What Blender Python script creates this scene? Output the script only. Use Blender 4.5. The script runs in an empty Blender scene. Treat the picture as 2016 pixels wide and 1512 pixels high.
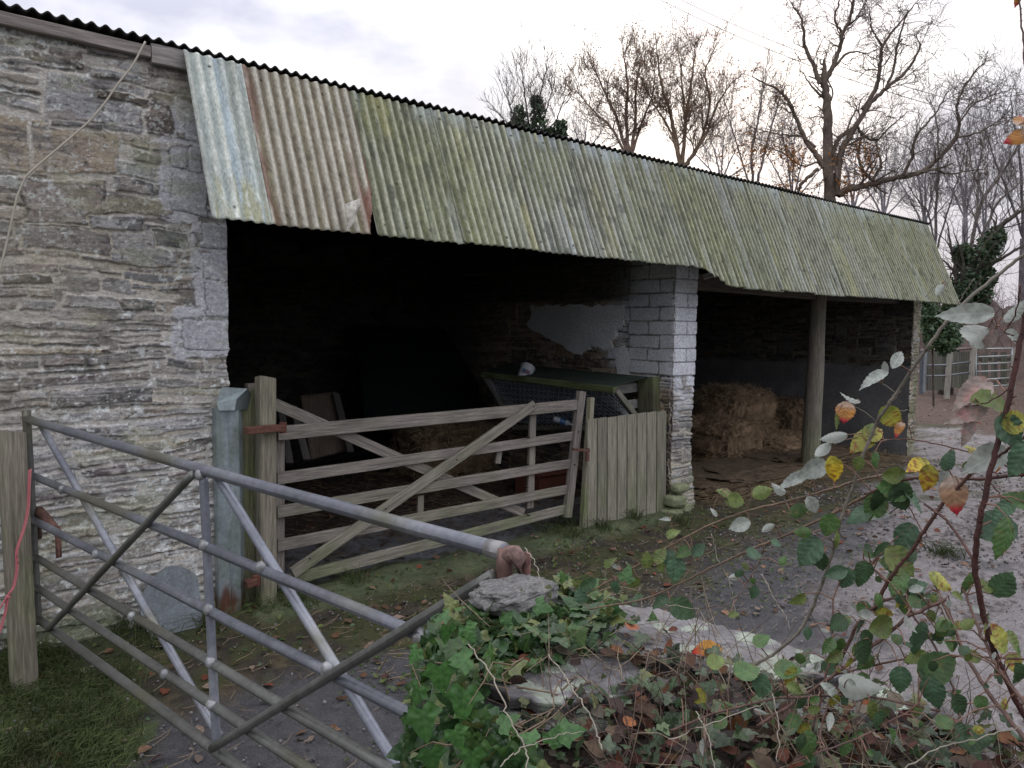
import bpy, math, random
import numpy as np
from mathutils import Vector, Matrix

random.seed(7); np.random.seed(7)
SC = bpy.context.scene
COL = SC.collection
R = math.radians

# ------------------------------------------------------------------ camera geometry (metres; X along the barn, Y into it)
FPX = 1510.0; HC = 1.7; AZ = R(49.5); PT = R(4.3); RL = R(0.8)
FW = np.array([math.cos(AZ)*math.cos(PT), math.sin(AZ)*math.cos(PT), -math.sin(PT)])
_R = np.array([math.sin(AZ), -math.cos(AZ), 0.0]); _U = np.cross(_R, FW)
CR = _R*math.cos(RL)+_U*math.sin(RL); CU = -_R*math.sin(RL)+_U*math.cos(RL)
CP = np.array([0, 0, HC])
def ray(x, y): return FW+CR*(x-1008)/FPX-CU*(y-756)/FPX
def onY(x, y, Y): d = ray(x, y); return CP+d*(Y/d[1])
def onX(x, y, X): d = ray(x, y); return CP+d*(X/d[0])
def onZ(x, y, Z=0.0): d = ray(x, y); return CP+d*((Z-HC)/d[2])
def atD(x, y, D): return CP+ray(x, y)*D

# ------------------------------------------------------------------ noise
def _h(ix, iy, iz, seed):
    n = (ix.astype(np.int64)*374761393+iy.astype(np.int64)*668265263+iz.astype(np.int64)*1442695041+seed*2246822519) & 0xffffffff
    n = ((n ^ (n >> 13))*1274126177) & 0xffffffff
    n = ((n ^ (n >> 15))*2246822519) & 0xffffffff
    return ((n ^ (n >> 16)) & 0xffffff)/16777216.0
def vn(x, y, z=None, seed=0):
    x = np.asarray(x, float); y = np.asarray(y, float)
    z = np.zeros_like(x) if z is None else np.asarray(z, float)
    xi, yi, zi = np.floor(x), np.floor(y), np.floor(z)
    fx, fy, fz = x-xi, y-yi, z-zi
    fx = fx*fx*(3-2*fx); fy = fy*fy*(3-2*fy); fz = fz*fz*(3-2*fz)
    o = 0
    for a in (0, 1):
        for b in (0, 1):
            for c in ((0, 1) if np.any(fz) else (0,)):
                w = (fx if a else 1-fx)*(fy if b else 1-fy)*(fz if c else 1-fz)
                o = o+w*_h(xi+a, yi+b, zi+c, seed)
    return o
def fbm(x, y, z=None, o=4, seed=0, g=.5):
    s = 0; a = 1; t = 0; f = 1
    for i in range(o):
        s = s+a*vn(np.asarray(x)*f+i*7.3, np.asarray(y)*f+i*3.1, None if z is None else np.asarray(z)*f, seed+i*17)
        t += a; a *= g; f *= 2.03
    return s/t
def sst(a, b, x):
    t = np.clip((x-a)/(b-a), 0, 1); return t*t*(3-2*t)
def mixc(a, b, t):
    return a*(1-t[..., None])+np.asarray(b)*t[..., None]
def inpoly(X, Y, P):
    P = np.asarray(P, float); c = np.zeros(X.shape, bool); j = len(P)-1
    for i in range(len(P)):
        xi, yi = P[i][:2]; xj, yj = P[j][:2]
        m = ((yi > Y) != (yj > Y)) & (X < (xj-xi)*(Y-yi)/((yj-yi) if yj != yi else 1e-9)+xi)
        c ^= m; j = i
    return c

# ------------------------------------------------------------------ mesh builder
class MB:
    def __init__(s): s.V = []; s.F = []; s.U = []; s.C = []; s.n = 0
    def add(s, V, faces, uv=None, col=(.5, .5, .5)):
        V = np.asarray(V, float).reshape(-1, 3); k = len(V)
        uv = np.zeros((k, 2)) if uv is None else np.asarray(uv, float).reshape(-1, 2)
        c = np.asarray(col, float)
        c = np.broadcast_to(c[:3], (k, 3)) if c.ndim == 1 else c.reshape(-1, 3)
        for f in faces: s.F.append(np.asarray(f, np.int64)+s.n)
        s.V.append(V); s.U.append(uv); s.C.append(c); s.n += k
    def grid(s, P, uv=None, col=(.5, .5, .5), mask=None):
        n, m = P.shape[:2]
        i = np.arange(n*m).reshape(n, m)
        q = np.stack([i[:-1, :-1], i[:-1, 1:], i[1:, 1:], i[1:, :-1]], -1)
        q = q[mask] if mask is not None else q.reshape(-1, 4)
        s.add(P.reshape(-1, 3), [q], uv, col)
    def sweep(s, P, rad, sect='round', n=8, up=(0, 0, 1), col=(.5, .5, .5), cap=True, w=None, tw=0):
        """tube or beam: P (K,3) path; rad scalar/(K,) ; sect 'round' or 'box' with w=(half width along side, half along up)"""
        P = np.asarray(P, float); K = len(P)
        T = np.gradient(P, axis=0); T /= np.linalg.norm(T, axis=1)[:, None]+1e-12
        upv = np.asarray(up, float)
        if abs(np.dot(T[0], upv)) > .95 and sect == 'round': upv = np.array([1., .2, 0])
        A = np.cross(T, upv); A /= np.linalg.norm(A, axis=1)[:, None]+1e-12
        B = np.cross(A, T)
        if sect == 'round':
            a = np.linspace(0, 2*math.pi, n+1)+tw; S = np.stack([np.cos(a), np.sin(a)], 1)
            r = np.broadcast_to(np.asarray(rad, float), (K,))
            off = S[None, :, 0, None]*A[:, None]*r[:, None, None]+S[None, :, 1, None]*B[:, None]*r[:, None, None]
            per = a*float(np.mean(r))
        else:
            hw, hh = w; c = min(hw, hh)*.18 if rad is None else rad
            S = np.array([(-hw+c, -hh), (hw-c, -hh), (hw, -hh+c), (hw, hh-c), (hw-c, hh), (-hw+c, hh), (-hw, hh-c), (-hw, -hh+c), (-hw+c, -hh)])
            n = 8
            off = S[None, :, 0, None]*A[:, None]+S[None, :, 1, None]*B[:, None]
            per = np.r_[0, np.cumsum(np.linalg.norm(np.diff(S, axis=0), axis=1))]
        V = P[:, None]+off
        L = np.r_[0, np.cumsum(np.linalg.norm(np.diff(P, axis=0), axis=1))]
        uv = np.stack(np.broadcast_arrays(L[:, None], per[None]), -1)
        i = np.arange(K*(n+1)).reshape(K, n+1)
        q = np.stack([i[:-1, :-1], i[1:, :-1], i[1:, 1:], i[:-1, 1:]], -1).reshape(-1, 4)
        fs = [q]
        if cap: fs += [i[0, :n][None], i[-1, :n][::-1][None]]
        c = col(V.reshape(-1, 3)) if callable(col) else col
        s.add(V, fs, uv, c)
    def beam(s, a, b, w, h, up=(0, 0, 1), seg=.09, col=(.3, .3, .3), wob=.002, seed=0):
        a = np.asarray(a, float); b = np.asarray(b, float)
        K = max(2, int(np.linalg.norm(b-a)/seg)+1)
        t = np.linspace(0, 1, K)[:, None]; P = a+(b-a)*t
        P = P+wob*(np.stack([fbm(t[:, 0]*4+k*9, t[:, 0]*0+seed+k, o=2) for k in range(3)], 1)-.5)*2
        s.sweep(P, None, 'box', up=up, w=(w/2, h/2), col=col)
    def box(s, lo, hi, col=(.5, .5, .5)):
        x0, y0, z0 = lo; x1, y1, z1 = hi
        V = []; F = []; U = []
        for k, (o, u, v) in enumerate([((x0, y0, z0), (x1-x0, 0, 0), (0, 0, z1-z0)), ((x1, y1, z0), (x0-x1, 0, 0), (0, 0, z1-z0)), ((x0, y1, z0), (0, y0-y1, 0), (0, 0, z1-z0)),
                                       ((x1, y0, z0), (0, y1-y0, 0), (0, 0, z1-z0)), ((x0, y0, z1), (x1-x0, 0, 0), (0, y1-y0, 0)), ((x0, y1, z0), (x1-x0, 0, 0), (0, y0-y1, 0))]):
            o = np.array(o, float); u = np.array(u, float); v = np.array(v, float)
            V += [o, o+u, o+u+v, o+v]; lu, lv = np.linalg.norm(u), np.linalg.norm(v); U += [(0, 0), (lu, 0), (lu, lv), (0, lv)]; F.append([4*k, 4*k+1, 4*k+2, 4*k+3])
        V = np.array(V); s.add(V, [np.array(F)], np.array(U), col(V) if callable(col) else col)
    def tubes(s, polys, sides=4, col=(.2, .2, .2)):
        """many thin tubes at once: polys = list of (points list, radius list)"""
        by = {}
        for p in polys: by.setdefault(len(p[0]), []).append(p)
        for K, L in by.items():
            P = np.array([p[0] for p in L], float); r = np.array([p[1] for p in L], float)
            T = np.gradient(P, axis=1); T /= np.linalg.norm(T, axis=2)[..., None]+1e-12
            m = (P[:, -1]-P[:, 0]); ref = np.where(np.abs(m[:, 2:3]) > .8*np.linalg.norm(m, axis=1)[:, None], np.array([[1., .3, 0]]), np.array([[0., 0, 1]]))
            A = np.cross(T, ref[:, None]); A /= np.linalg.norm(A, axis=2)[..., None]+1e-12
            B = np.cross(A, T); a = np.arange(sides)*2*math.pi/sides
            V = P[:, :, None]+r[..., None, None]*(np.cos(a)[None, None, :, None]*A[:, :, None]+np.sin(a)[None, None, :, None]*B[:, :, None])
            N = len(L); i = np.arange(N*K*sides).reshape(N, K, sides); j = np.roll(i, -1, axis=2)
            q = np.stack([i[:, :-1], i[:, 1:], j[:, 1:], j[:, :-1]], -1).reshape(-1, 4)
            Vf = V.reshape(-1, 3)
            s.add(Vf, [q], None, col(Vf) if callable(col) else col)
    def inst(s, TV, TF, TU, M, O, cols):
        """copies of a small template: M (N,3,3) column basis, O (N,3), cols (N,3) or (N,k,3)"""
        N = len(O); k = len(TV)
        V = np.einsum('nij,kj->nki', M, TV)+O[:, None]
        fs = []
        for f in TF:
            f = np.asarray(f); fs.append((f[None]+(np.arange(N)*k)[:, None, None]).reshape(-1, f.shape[-1]))
        cols = np.asarray(cols)
        if cols.ndim == 2: cols = np.repeat(cols[:, None], k, 1)
        s.add(V, fs, np.tile(TU, (N, 1)), cols.reshape(-1, 3))
    def build(s, name, mat, parent=None, smooth=False, loc=None):
        V = np.concatenate(s.V); U = np.concatenate(s.U); C = np.concatenate(s.C)
        if loc is None and parent is not None: loc = np.array(WL.get(parent.name, (0, 0, 0)))
        elif loc is None: loc = V.mean(0)
        loc = np.asarray(loc, float); V = V-loc
        me = bpy.data.meshes.new(name)
        lp = np.concatenate([f.ravel() for f in s.F]); ct = np.concatenate([np.full(len(f), f.shape[1]) for f in s.F])
        me.vertices.add(len(V)); me.vertices.foreach_set('co', V.astype(np.float32).ravel())
        me.loops.add(len(lp)); me.loops.foreach_set('vertex_index', lp.astype(np.int32))
        me.polygons.add(len(ct)); st = np.r_[0, np.cumsum(ct)[:-1]]
        me.polygons.foreach_set('loop_start', st.astype(np.int32))
        me.polygons.foreach_set('use_smooth', np.full(len(ct), smooth))
        uvl = me.uv_layers.new(name='UVMap'); uvl.data.foreach_set('uv', U[lp].astype(np.float32).ravel())
        ca = me.color_attributes.new('col', 'FLOAT_COLOR', 'POINT')
        ca.data.foreach_set('color', np.c_[np.clip(C, 0, 1), np.ones(len(C))].astype(np.float32).ravel())
        me.update(calc_edges=True); me.validate()
        if mat: me.materials.append(mat)
        o = bpy.data.objects.new(name, me); COL.objects.link(o)
        WL[o.name] = tuple(loc)
        if parent is not None:
            o.parent = parent; o.location = tuple(loc-np.array(WL.get(parent.name, (0, 0, 0))))
        else: o.location = tuple(loc)
        return o
WL = {}   # world position of every object built
def tag(o, label=None, cat=None, group=None, kind=None):
    if label: o['label'] = label
    if cat: o['category'] = cat
    if group: o['group'] = group
    if kind: o['kind'] = kind
    return o
def empty(name, loc, label, cat, group=None):
    o = bpy.data.objects.new(name, None); COL.objects.link(o); o.location = tuple(float(v) for v in loc); o.empty_display_size = .2
    WL[o.name] = tuple(float(v) for v in loc)
    return tag(o, label, cat, group)

# ------------------------------------------------------------------ materials
def newmat(name):
    m = bpy.data.materials.new(name); m.use_nodes = True
    return m, m.node_tree.nodes, m.node_tree.links, m.node_tree.nodes['Principled BSDF']
def surf(name, rough=.9, ns=60, na=.35, bs=None, bd=.002, st=(1, 1, 1), uv=False, spec=.3, ns2=None, na2=.2, metal=0, back=None, dist=0.0, transl=0, rvar=.1, big=None):
    """vertex colour x two noises, noise bump; all in real-world metres (object or UV space)"""
    m, N, L, B = newmat(name)
    at = N.new('ShaderNodeAttribute'); at.attribute_name = 'col'
    tc = N.new('ShaderNodeTexCoord'); mp = N.new('ShaderNodeMapping'); mp.inputs['Scale'].default_value = st
    L.new(tc.outputs['UV' if uv else 'Object'], mp.inputs[0])
    def noise(sc, det=4, dv=.6):
        n = N.new('ShaderNodeTexNoise'); n.inputs['Scale'].default_value = sc; n.inputs['Detail'].default_value = det
        n.inputs['Roughness'].default_value = dv; n.inputs['Distortion'].default_value = dist; L.new(mp.outputs[0], n.inputs['Vector']); return n
    col = at.outputs['Color']
    n1 = noise(ns)
    for n_, a_ in ((n1, na), (noise(ns2) if ns2 else None, na2)):
        if n_ is None: continue
        mr = N.new('ShaderNodeMapRange'); mr.inputs[1].default_value = .3; mr.inputs[2].default_value = .7
        mr.inputs[3].default_value = 1-a_; mr.inputs[4].default_value = 1+a_; L.new(n_.outputs['Fac'], mr.inputs[0])
        mx = N.new('ShaderNodeVectorMath'); mx.operation = 'SCALE'; L.new(col, mx.inputs[0]); L.new(mr.outputs[0], mx.inputs['Scale']); col = mx.outputs[0]
    if back is not None:
        g = N.new('ShaderNodeNewGeometry'); mb = N.new('ShaderNodeMix'); mb.data_type = 'RGBA'
        L.new(g.outputs['Backfacing'], mb.inputs[0]); L.new(col, mb.inputs[6])
        bk = N.new('ShaderNodeMix'); bk.data_type = 'RGBA'; bk.inputs[0].default_value = back[3]; L.new(col, bk.inputs[6]); bk.inputs[7].default_value = (*back[:3], 1)
        L.new(bk.outputs[2], mb.inputs[7]); col = mb.outputs[2]
    L.new(col, B.inputs['Base Color'])
    B.inputs['Metallic'].default_value = metal; B.inputs['Specular IOR Level'].default_value = spec
    rr = N.new('ShaderNodeMapRange'); rr.inputs[3].default_value = rough-rvar; rr.inputs[4].default_value = min(1, rough+rvar); L.new(n1.outputs['Fac'], rr.inputs[0]); L.new(rr.outputs[0], B.inputs['Roughness'])
    if bs:
        bn = noise(bs, 6, .65); bp = N.new('ShaderNodeBump'); bp.inputs['Distance'].default_value = bd; bp.inputs['Strength'].default_value = 1
        L.new(bn.outputs['Fac'], bp.inputs['Height']); L.new(bp.outputs[0], B.inputs['Normal'])
    if transl:
        tr = N.new('ShaderNodeBsdfTranslucent'); L.new(col, tr.inputs[0]); ms = N.new('ShaderNodeMixShader'); ms.inputs[0].default_value = transl
        L.new(B.outputs[0], ms.inputs[1]); L.new(tr.outputs[0], ms.inputs[2]); L.new(ms.outputs[0], N['Material Output'].inputs[0])
    return m
def leafmat(name, back, glow=.25, rough=.45, vein=1.18, k=7.0):
    """leaf: vertex colour, procedural veins from leaf UV (u along, v across), paler underside"""
    m, N, L, B = newmat(name)
    at = N.new('ShaderNodeAttribute'); at.attribute_name = 'col'
    tc = N.new('ShaderNodeTexCoord'); sx = N.new('ShaderNodeSeparateXYZ'); L.new(tc.outputs['UV'], sx.inputs[0])
    def mth(op, a, b=None):
        n = N.new('ShaderNodeMath'); n.operation = op
        for i, v in enumerate((a, b)):
            if v is None: continue
            if isinstance(v, (int, float)): n.inputs[i].default_value = v
            else: L.new(v, n.inputs[i])
        return n.outputs[0]
    av = mth('ABSOLUTE', sx.outputs[1])
    ph = mth('MULTIPLY', mth('SUBTRACT', sx.outputs[0], mth('MULTIPLY', av, .8)), k)
    sw = mth('ABSOLUTE', mth('SUBTRACT', mth('FRACT', ph), .5))
    side = mth('GREATER_THAN', sw, .43)
    mid = mth('LESS_THAN', av, .022)
    v = mth('MAXIMUM', mid, mth('MULTIPLY', side, .55))
    nz = N.new('ShaderNodeTexNoise'); nz.inputs['Scale'].default_value = 90; nz.inputs['Detail'].default_value = 4; L.new(tc.outputs['Object'], nz.inputs[0])
    mr = N.new('ShaderNodeMapRange'); mr.inputs[1].default_value = .3; mr.inputs[2].default_value = .7; mr.inputs[3].default_value = .7; mr.inputs[4].default_value = 1.3; L.new(nz.outputs['Fac'], mr.inputs[0])
    sc = N.new('ShaderNodeVectorMath'); sc.operation = 'SCALE'; L.new(at.outputs['Color'], sc.inputs[0]); L.new(mr.outputs[0], sc.inputs['Scale'])
    mv = N.new('ShaderNodeMix'); mv.data_type = 'RGBA'; L.new(mth('MULTIPLY', v, .22), mv.inputs[0]); L.new(sc.outputs[0], mv.inputs[6])
    lt = N.new('ShaderNodeVectorMath'); lt.operation = 'SCALE'; lt.inputs['Scale'].default_value = 1.9; L.new(at.outputs['Color'], lt.inputs[0]); L.new(lt.outputs[0], mv.inputs[7])
    g = N.new('ShaderNodeNewGeometry'); mb = N.new('ShaderNodeMix'); mb.data_type = 'RGBA'
    L.new(mth('MULTIPLY', g.outputs['Backfacing'], back[3]), mb.inputs[0]); L.new(mv.outputs[2], mb.inputs[6]); mb.inputs[7].default_value = (*back[:3], 1)
    L.new(mb.outputs[2], B.inputs['Base Color']); B.inputs['Roughness'].default_value = rough; B.inputs['Specular IOR Level'].default_value = .5
    hh = mth('ADD', mth('MULTIPLY', sw, -.6), mth('MULTIPLY', nz.outputs['Fac'], .5))
    bp = N.new('ShaderNodeBump'); bp.inputs['Distance'].default_value = .0011; L.new(hh, bp.inputs['Height']); L.new(bp.outputs[0], B.inputs['Normal'])
    tr = N.new('ShaderNodeBsdfTranslucent'); L.new(mb.outputs[2], tr.inputs[0]); ms = N.new('ShaderNodeMixShader'); ms.inputs[0].default_value = glow
    L.new(B.outputs[0], ms.inputs[1]); L.new(tr.outputs[0], ms.inputs[2]); L.new(ms.outputs[0], N['Material Output'].inputs[0])
    return m
M = dict(
    stone=surf('rubble_stone', .9, 140, .34, 170, .0024, st=(1, 1, 1.7), ns2=45, na2=.28),
    slate=surf('slate', .55, 70, .25, 90, .002, ns2=14, na2=.25, spec=.4, rvar=.15),
    plaster=surf('lime_plaster', .95, 40, .12, 60, .002),
    wood=surf('weathered_wood', .85, 9, .42, 60, .0022, st=(.35, 7, 1), uv=True, ns2=28, na2=.32, dist=.25),
    timber=surf('old_timber', .85, 20, .35, 50, .003, ns2=5, na2=.3),
    galv=surf('dull_galvanised', .42, 45, .18, 160, .0004, ns2=9, na2=.14, spec=.5, metal=.35, rvar=.12),
    sheet=surf('corrugated_sheet', .8, 120, .3, 180, .0012, st=(1, .35, .35), ns2=16, na2=.2, spec=.25),
    rust=surf('rusty_iron', .85, 90, .4, 140, .002, ns2=22, na2=.3),
    ground=surf('ground', .9, 130, .45, 110, .008, ns2=17, na2=.22, spec=.3, rvar=.12),
    dark=surf('dark_old_surface', .95, 30, .3, 40, .004, ns2=6, na2=.3),
    hay=surf('hay', .95, 120, .4, 150, .004, ns2=20, na2=.3),
    bark=surf('bark', .95, 14, .35, 16, .03, ns2=3, na2=.3),
    stem=surf('bramble_bark', .6, 150, .3, 200, .0006, ns2=30, na2=.2, spec=.4),
    blade=surf('grass_blade', .6, 30, .2, None, transl=.3),
    litter=surf('dead_leaf', .7, 90, .3, 120, .001, transl=.15),
    ivy=leafmat('ivy_leaf', (.16, .22, .10, .6), .2, .42, k=4.0),
    bramble=leafmat('bramble_leaf', (.34, .36, .32, .8), .2, .48, k=6.5),
    farleaf=surf('far_leaf', .8, 3, .3, None, transl=.3),
    plastic=surf('plastic', .4, 40, .08, None, spec=.5, rvar=.02),
    cable=surf('cable_sheath', .5, 40, .1, None, spec=.4),
    twine=surf('twine', .8, 300, .25, 300, .0005),
)
# ------------------------------------------------------------------ rubble masonry as a height field
PAL = np.array([(.20, .195, .18), (.15, .14, .125), (.24, .22, .19), (.105, .10, .10), (.16, .125, .095), (.20, .165, .115), (.145, .11, .105), (.27, .245, .205), (.17, .175, .14), (.30, .29, .26), (.22, .17, .10)])
def layout(W, H, seed, coarse=.5, band=(.13, .27), bw=(.22, .62), big=.22):
    rg = random.Random(seed); out = []; y = -.05
    while y < H:
        bh = rg.uniform(*band); x = -rg.uniform(0, .3)
        while x < W:
            w = rg.uniform(*bw); a = coarse(y) if callable(coarse) else coarse
            jy = rg.uniform(-.035, .035)
            if rg.random() < big*a*1.6: out.append((x, x+w*.8, y+jy, y+bh+jy*.5)); x += w*.8; continue
            n = max(2, int(round(bh/(rg.uniform(.03, .085)*(0.55+.75*a))))); hs = [rg.uniform(.5, 1.5) for _ in range(n)]; t = sum(hs); yy = y+jy
            for h_ in hs:
                hh = h_/t*bh
                k = 1 if hh < .03 else rg.choice((1, 1, 2, 2, 3)); ws = [rg.uniform(.6, 1.4) for _ in range(k)]; s_ = sum(ws); xx = x+rg.uniform(-.05, .05)
                for w_ in ws:
                    out.append((xx, xx+w_/s_*w+rg.uniform(0, .04), yy, yy+hh)); xx += w_/s_*w
                yy += hh
            x += w
        y += bh
    return out
def masonry(W, H, du, seed, coarse=.6, rects=None, gap=.006, dv=None, warp=1.0, pal=PAL, mortar=(.34, .305, .235), rough=1.0, u0=0, v0=0):
    """returns u, v grids, height, colour, id-based extras"""
    dv = dv or du
    nu = int(W/du)+1; nv = int(H/dv)+1
    u, v = np.meshgrid(np.linspace(0, W, nu), np.linspace(0, H, nv), indexing='ij')
    rects = rects if rects is not None else layout(W, H, seed, coarse)
    rs = .004; nx = int((W+.4)/rs); ny = int((H+.4)/rs); ID = np.zeros((nx, ny), np.int32)
    for i, (a, b, c, d) in enumerate(rects):
        ID[max(0, int((a+.2)/rs)):max(0, int((b+.2)/rs)), max(0, int((c+.2)/rs)):max(0, int((d+.2)/rs))] = i
    s = seed*31
    wu = u+warp*((fbm(u*4, v*9, o=3, seed=s)-.5)*.05+(fbm(u*28, v*40, o=2, seed=s+5)-.5)*.016)
    wv = v+warp*((fbm(u*2.2, v*3, o=3, seed=s+9)-.5)*.075+(fbm(u*22, v*30, o=2, seed=s+3)-.5)*.012)
    iu = np.clip(((wu+.2)/rs).astype(int), 0, nx-1); iv = np.clip(((wv+.2)/rs).astype(int), 0, ny-1)
    k = ID[iu, iv]; Rr = np.array(rects)
    a, b, c, d = (Rr[k, j] for j in range(4))
    r = .012; qx = np.abs(wu-(a+b)/2)-(b-a)/2+r; qy = np.abs(wv-(c+d)/2)-(d-c)/2+r
    sd = -(np.minimum(np.maximum(qx, qy), 0)+np.hypot(np.maximum(qx, 0), np.maximum(qy, 0))-r)
    rg = np.random.RandomState(seed); n = len(rects)
    off = rg.uniform(-.012, .014, n)[k]; tl = rg.uniform(-1, 1, n)[k]; tu = rg.uniform(-1, 1, n)[k]
    pi = rg.randint(0, len(pal), n)[k]; br = rg.uniform(.52, 1.38, n)[k]
    g = gap+.006*(fbm(u*12, v*14, o=3, seed=s+40)-.42)*2.2
    stone = sst(g-.001, g+.002, sd)
    stri = fbm(u*8, v*60, o=4, seed=s+60, g=.55)
    gran = fbm(u*70, v*110, o=3, seed=s+61)
    h = off*.62+tl*.06*(wv-(c+d)/2)+tu*.02*(wu-(a+b)/2)+(stri-.5)*.006*rough+(gran-.5)*.005+np.minimum(sd, .014)*.30
    lumps = fbm(u*9, v*16, o=3, seed=s+77)
    h = h+(lumps-.5)*.012
    hm = -.007+(fbm(u*30, v*34, o=4, seed=s+71)-.5)*.012+(fbm(u*3, v*3, o=2, seed=s+72)-.5)*.014
    H_ = h*stone+hm*(1-stone)
    C = pal[pi]*br[..., None]
    C = C*(.86+.28*stri)[..., None]*np.array((.97, 1.0, 1.05))
    t = fbm(u*13, v*30, o=4, seed=s+81)
    C = mixc(C, np.array((.30, .26, .20)), sst(.54, .70, t)*.55)
    C = mixc(C, np.array((.33, .31, .27)), sst(.60, .68, fbm(u*45, v*50, o=3, seed=s+88))*.55)
    C = mixc(C, np.array((.05, .048, .045)), sst(.66, .72, fbm(u*45+7, v*55, o=3, seed=s+89))*.7)
    C = mixc(C, np.array((.20, .14, .10)), sst(.62, .75, fbm(u*6, v*14, o=4, seed=s+82))*.4)
    C = mixc(C, np.array((.07, .066, .066)), sst(.60, .72, fbm(u*5+9, v*26, o=4, seed=s+83))*.6)
    mo = np.array(mortar)*(.72+.55*fbm(u*9, v*11, o=4, seed=s+84))[..., None]
    mo = mixc(mo, np.array((.36, .30, .18)), sst(.5, .7, fbm(u*2.5, v*2.5, o=2, seed=s+85))*.5)
    C = C*stone[..., None]+mo*(1-stone)[..., None]
    # open dark joints
    cr = (sd < g+.004)*sst(.52, .60, fbm(u*5, v*18, o=3, seed=s+86))*(tl > -.2)
    und = (wv-c < .007)*sst(.5, .62, fbm(u*6, v*9, o=2, seed=s+87))
    dk = np.clip(np.maximum(cr*.65, und*stone*.45), 0, 1)
    C = C*(1-dk*.78)[..., None]; H_ = H_-dk*.010
    return u, v, H_, C, stone, k, sd
def lichen(u, v, C, seed, amt=.5, dens=None):
    """pale crusts and spots"""
    a = fbm(u*16, v*22, o=4, seed=seed); b = fbm(u*60, v*60, o=3, seed=seed+3); z = fbm(u*2.2, v*2.5, o=3, seed=seed+6)
    d = 0 if dens is None else dens
    m = sst(.60, .66, a*.6+b*.4+(z-.5)*.25+d*.1)*amt
    ring = sst(.5, .56, b)
    return mixc(C, np.array((.47, .50, .46)), m*(.55+.45*ring))

# ================================================================== BARN
WALLY = 4.40
barn = empty('stone_barn', (5.5, WALLY, 0), 'old open fronted stone barn with a green stained corrugated canopy and two dark bays', 'barn')
def px2(x, y): p = onY(x, y, WALLY); return p[0], p[2]
# --- front wall, left of the first opening
X0, X1, HT = -1.6, 1.615, 3.075
def coarse_f(y): return .25+.75*float(sst(1.2, 1.9, np.array(y)))
rects = layout(X1-X0+.1, HT, 21, coarse_f)
# cement patched corner blocks (right ends of the courses)
blk = []
for (a, b, c, d) in [(337, 412, 338, 425), (397, 452, 432, 488), (397, 452, 492, 552), (405, 452, 556, 618), (357, 452, 622, 684), (362, 395, 210, 275), (372, 400, 280, 336), (335, 372, 285, 330)]:
    x0, z1 = px2(a, c); x1, z0 = px2(b, d); blk.append((x0-X0, x1-X0, z0, z1))
big = []
for (a, b, c, d) in [(10, 100, 62, 100), (0, 155, 95, 145), (185, 300, 170, 215), (40, 218, 440, 508), (175, 290, 420, 462), (300, 375, 450, 492), (240, 350, 528, 556), (0, 110, 540, 570), (220, 350, 240, 262), (100, 210, 225, 262), (90, 300, 770, 800)]:
    x0, z1 = px2(a, c); x1, z0 = px2(b, d); big.append((x0-X0, x1-X0, z0, z1))
rects = rects+big+blk
nb = len(rects)-len(blk); ng = nb-len(big)
u, v, Hh, C, st_, k, sd = masonry(X1-X0, HT, .0058, 21, rects=rects, dv=.005, gap=.0095, mortar=(.36, .335, .275))
C = mixc(C, np.array((.26, .24, .19))*(.7+.6*fbm(u*30, v*36, o=3, seed=64))[..., None], sst(.52, .64, fbm(u*3.4, v*8, o=5, seed=66))*.28*(1-.8*((k >= ng)*1.0)))
Hh = Hh*(1-.3*sst(.52, .64, fbm(u*3.4, v*8, o=5, seed=66)))
C = C*np.where((k >= ng) & (k < nb) & (st_ > .5), .62, 1.0)[..., None]
# cement mask around the blocks
cm = np.zeros_like(u)
for (a, b, c, d) in blk:
    q = np.hypot(np.maximum(np.abs(u-(a+b)/2)-(b-a)/2, 0), np.maximum(np.abs(v-(c+d)/2)-(d-c)/2, 0))
    cm = np.maximum(cm, 1-q/.075)
cm = sst(.15, .32, cm+(fbm(u*22, v*22, o=4, seed=5)-.5)*.6)
isb = (k >= nb)
cc = np.array((.36, .355, .37))*(.85+.3*fbm(u*10, v*10, o=4, seed=8))[..., None]
cc = np.where(isb[..., None], np.array((.31, .315, .325))*(.85+.3*fbm(u*90, v*90, o=2, seed=9))[..., None], cc)
keep = (st_ > .5) & ~isb & (fbm(u*9, v*20, o=2, seed=12) > .55)
cm = cm*np.where(keep, .15, 1)
C = mixc(C, cc, cm); edge = np.where(isb, np.minimum(sd, .010)*1.6, .002); C = np.where((isb & (sd < .005))[..., None], C*.5, C)
Hh = Hh*(1-cm)+cm*(.004+(fbm(u*50, v*50, o=3, seed=11)-.5)*.004+edge*.5)
C = mixc(C, C.mean(-1, keepdims=True)*np.array((1.02, 1.0, .97)), .12+0*u); C = lichen(u, v, C, 140, .9, dens=1-v); C = lichen(u*1.7, v*1.7, C, 150, .6)
# whiter lime and lichen wash low down, green base
C = mixc(C, np.array((.38, .37, .35)), sst(.48, .66, fbm(u*5, v*60, o=5, seed=31, g=.6))*sst(1.75, 1.2, v)*sst(.1, .35, v)*.62*(1-cm))
C = mixc(C, np.array((.13, .15, .07)), sst(.42, .6, fbm(u*6, v*8, o=4, seed=32))*sst(.42, .05, v)*.8)
C = mixc(C, np.array((.23, .235, .12)), sst(.60, .68, fbm(u*4, v*10, o=4, seed=33))*.35)
C = mixc(C, np.array((.24, .21, .14)), sst(.5, .7, fbm(u*1.3, v*1.6, o=3, seed=34))*.25)
gy = C.mean(-1, keepdims=True); C = (gy+(C-gy)*.8)*np.array((1.0, .995, 1.03))*1.42
xe = u+X0; xe = xe+(sst(X1-X0-.05, X1-X0, u)*(fbm(v*18, v*0+3, o=3, seed=36)-.5)*np.where((v > 1.55) & (v < 2.4), .008, .04))
mb = MB(); P = np.stack([xe, WALLY-Hh*.78, v], -1)
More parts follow.
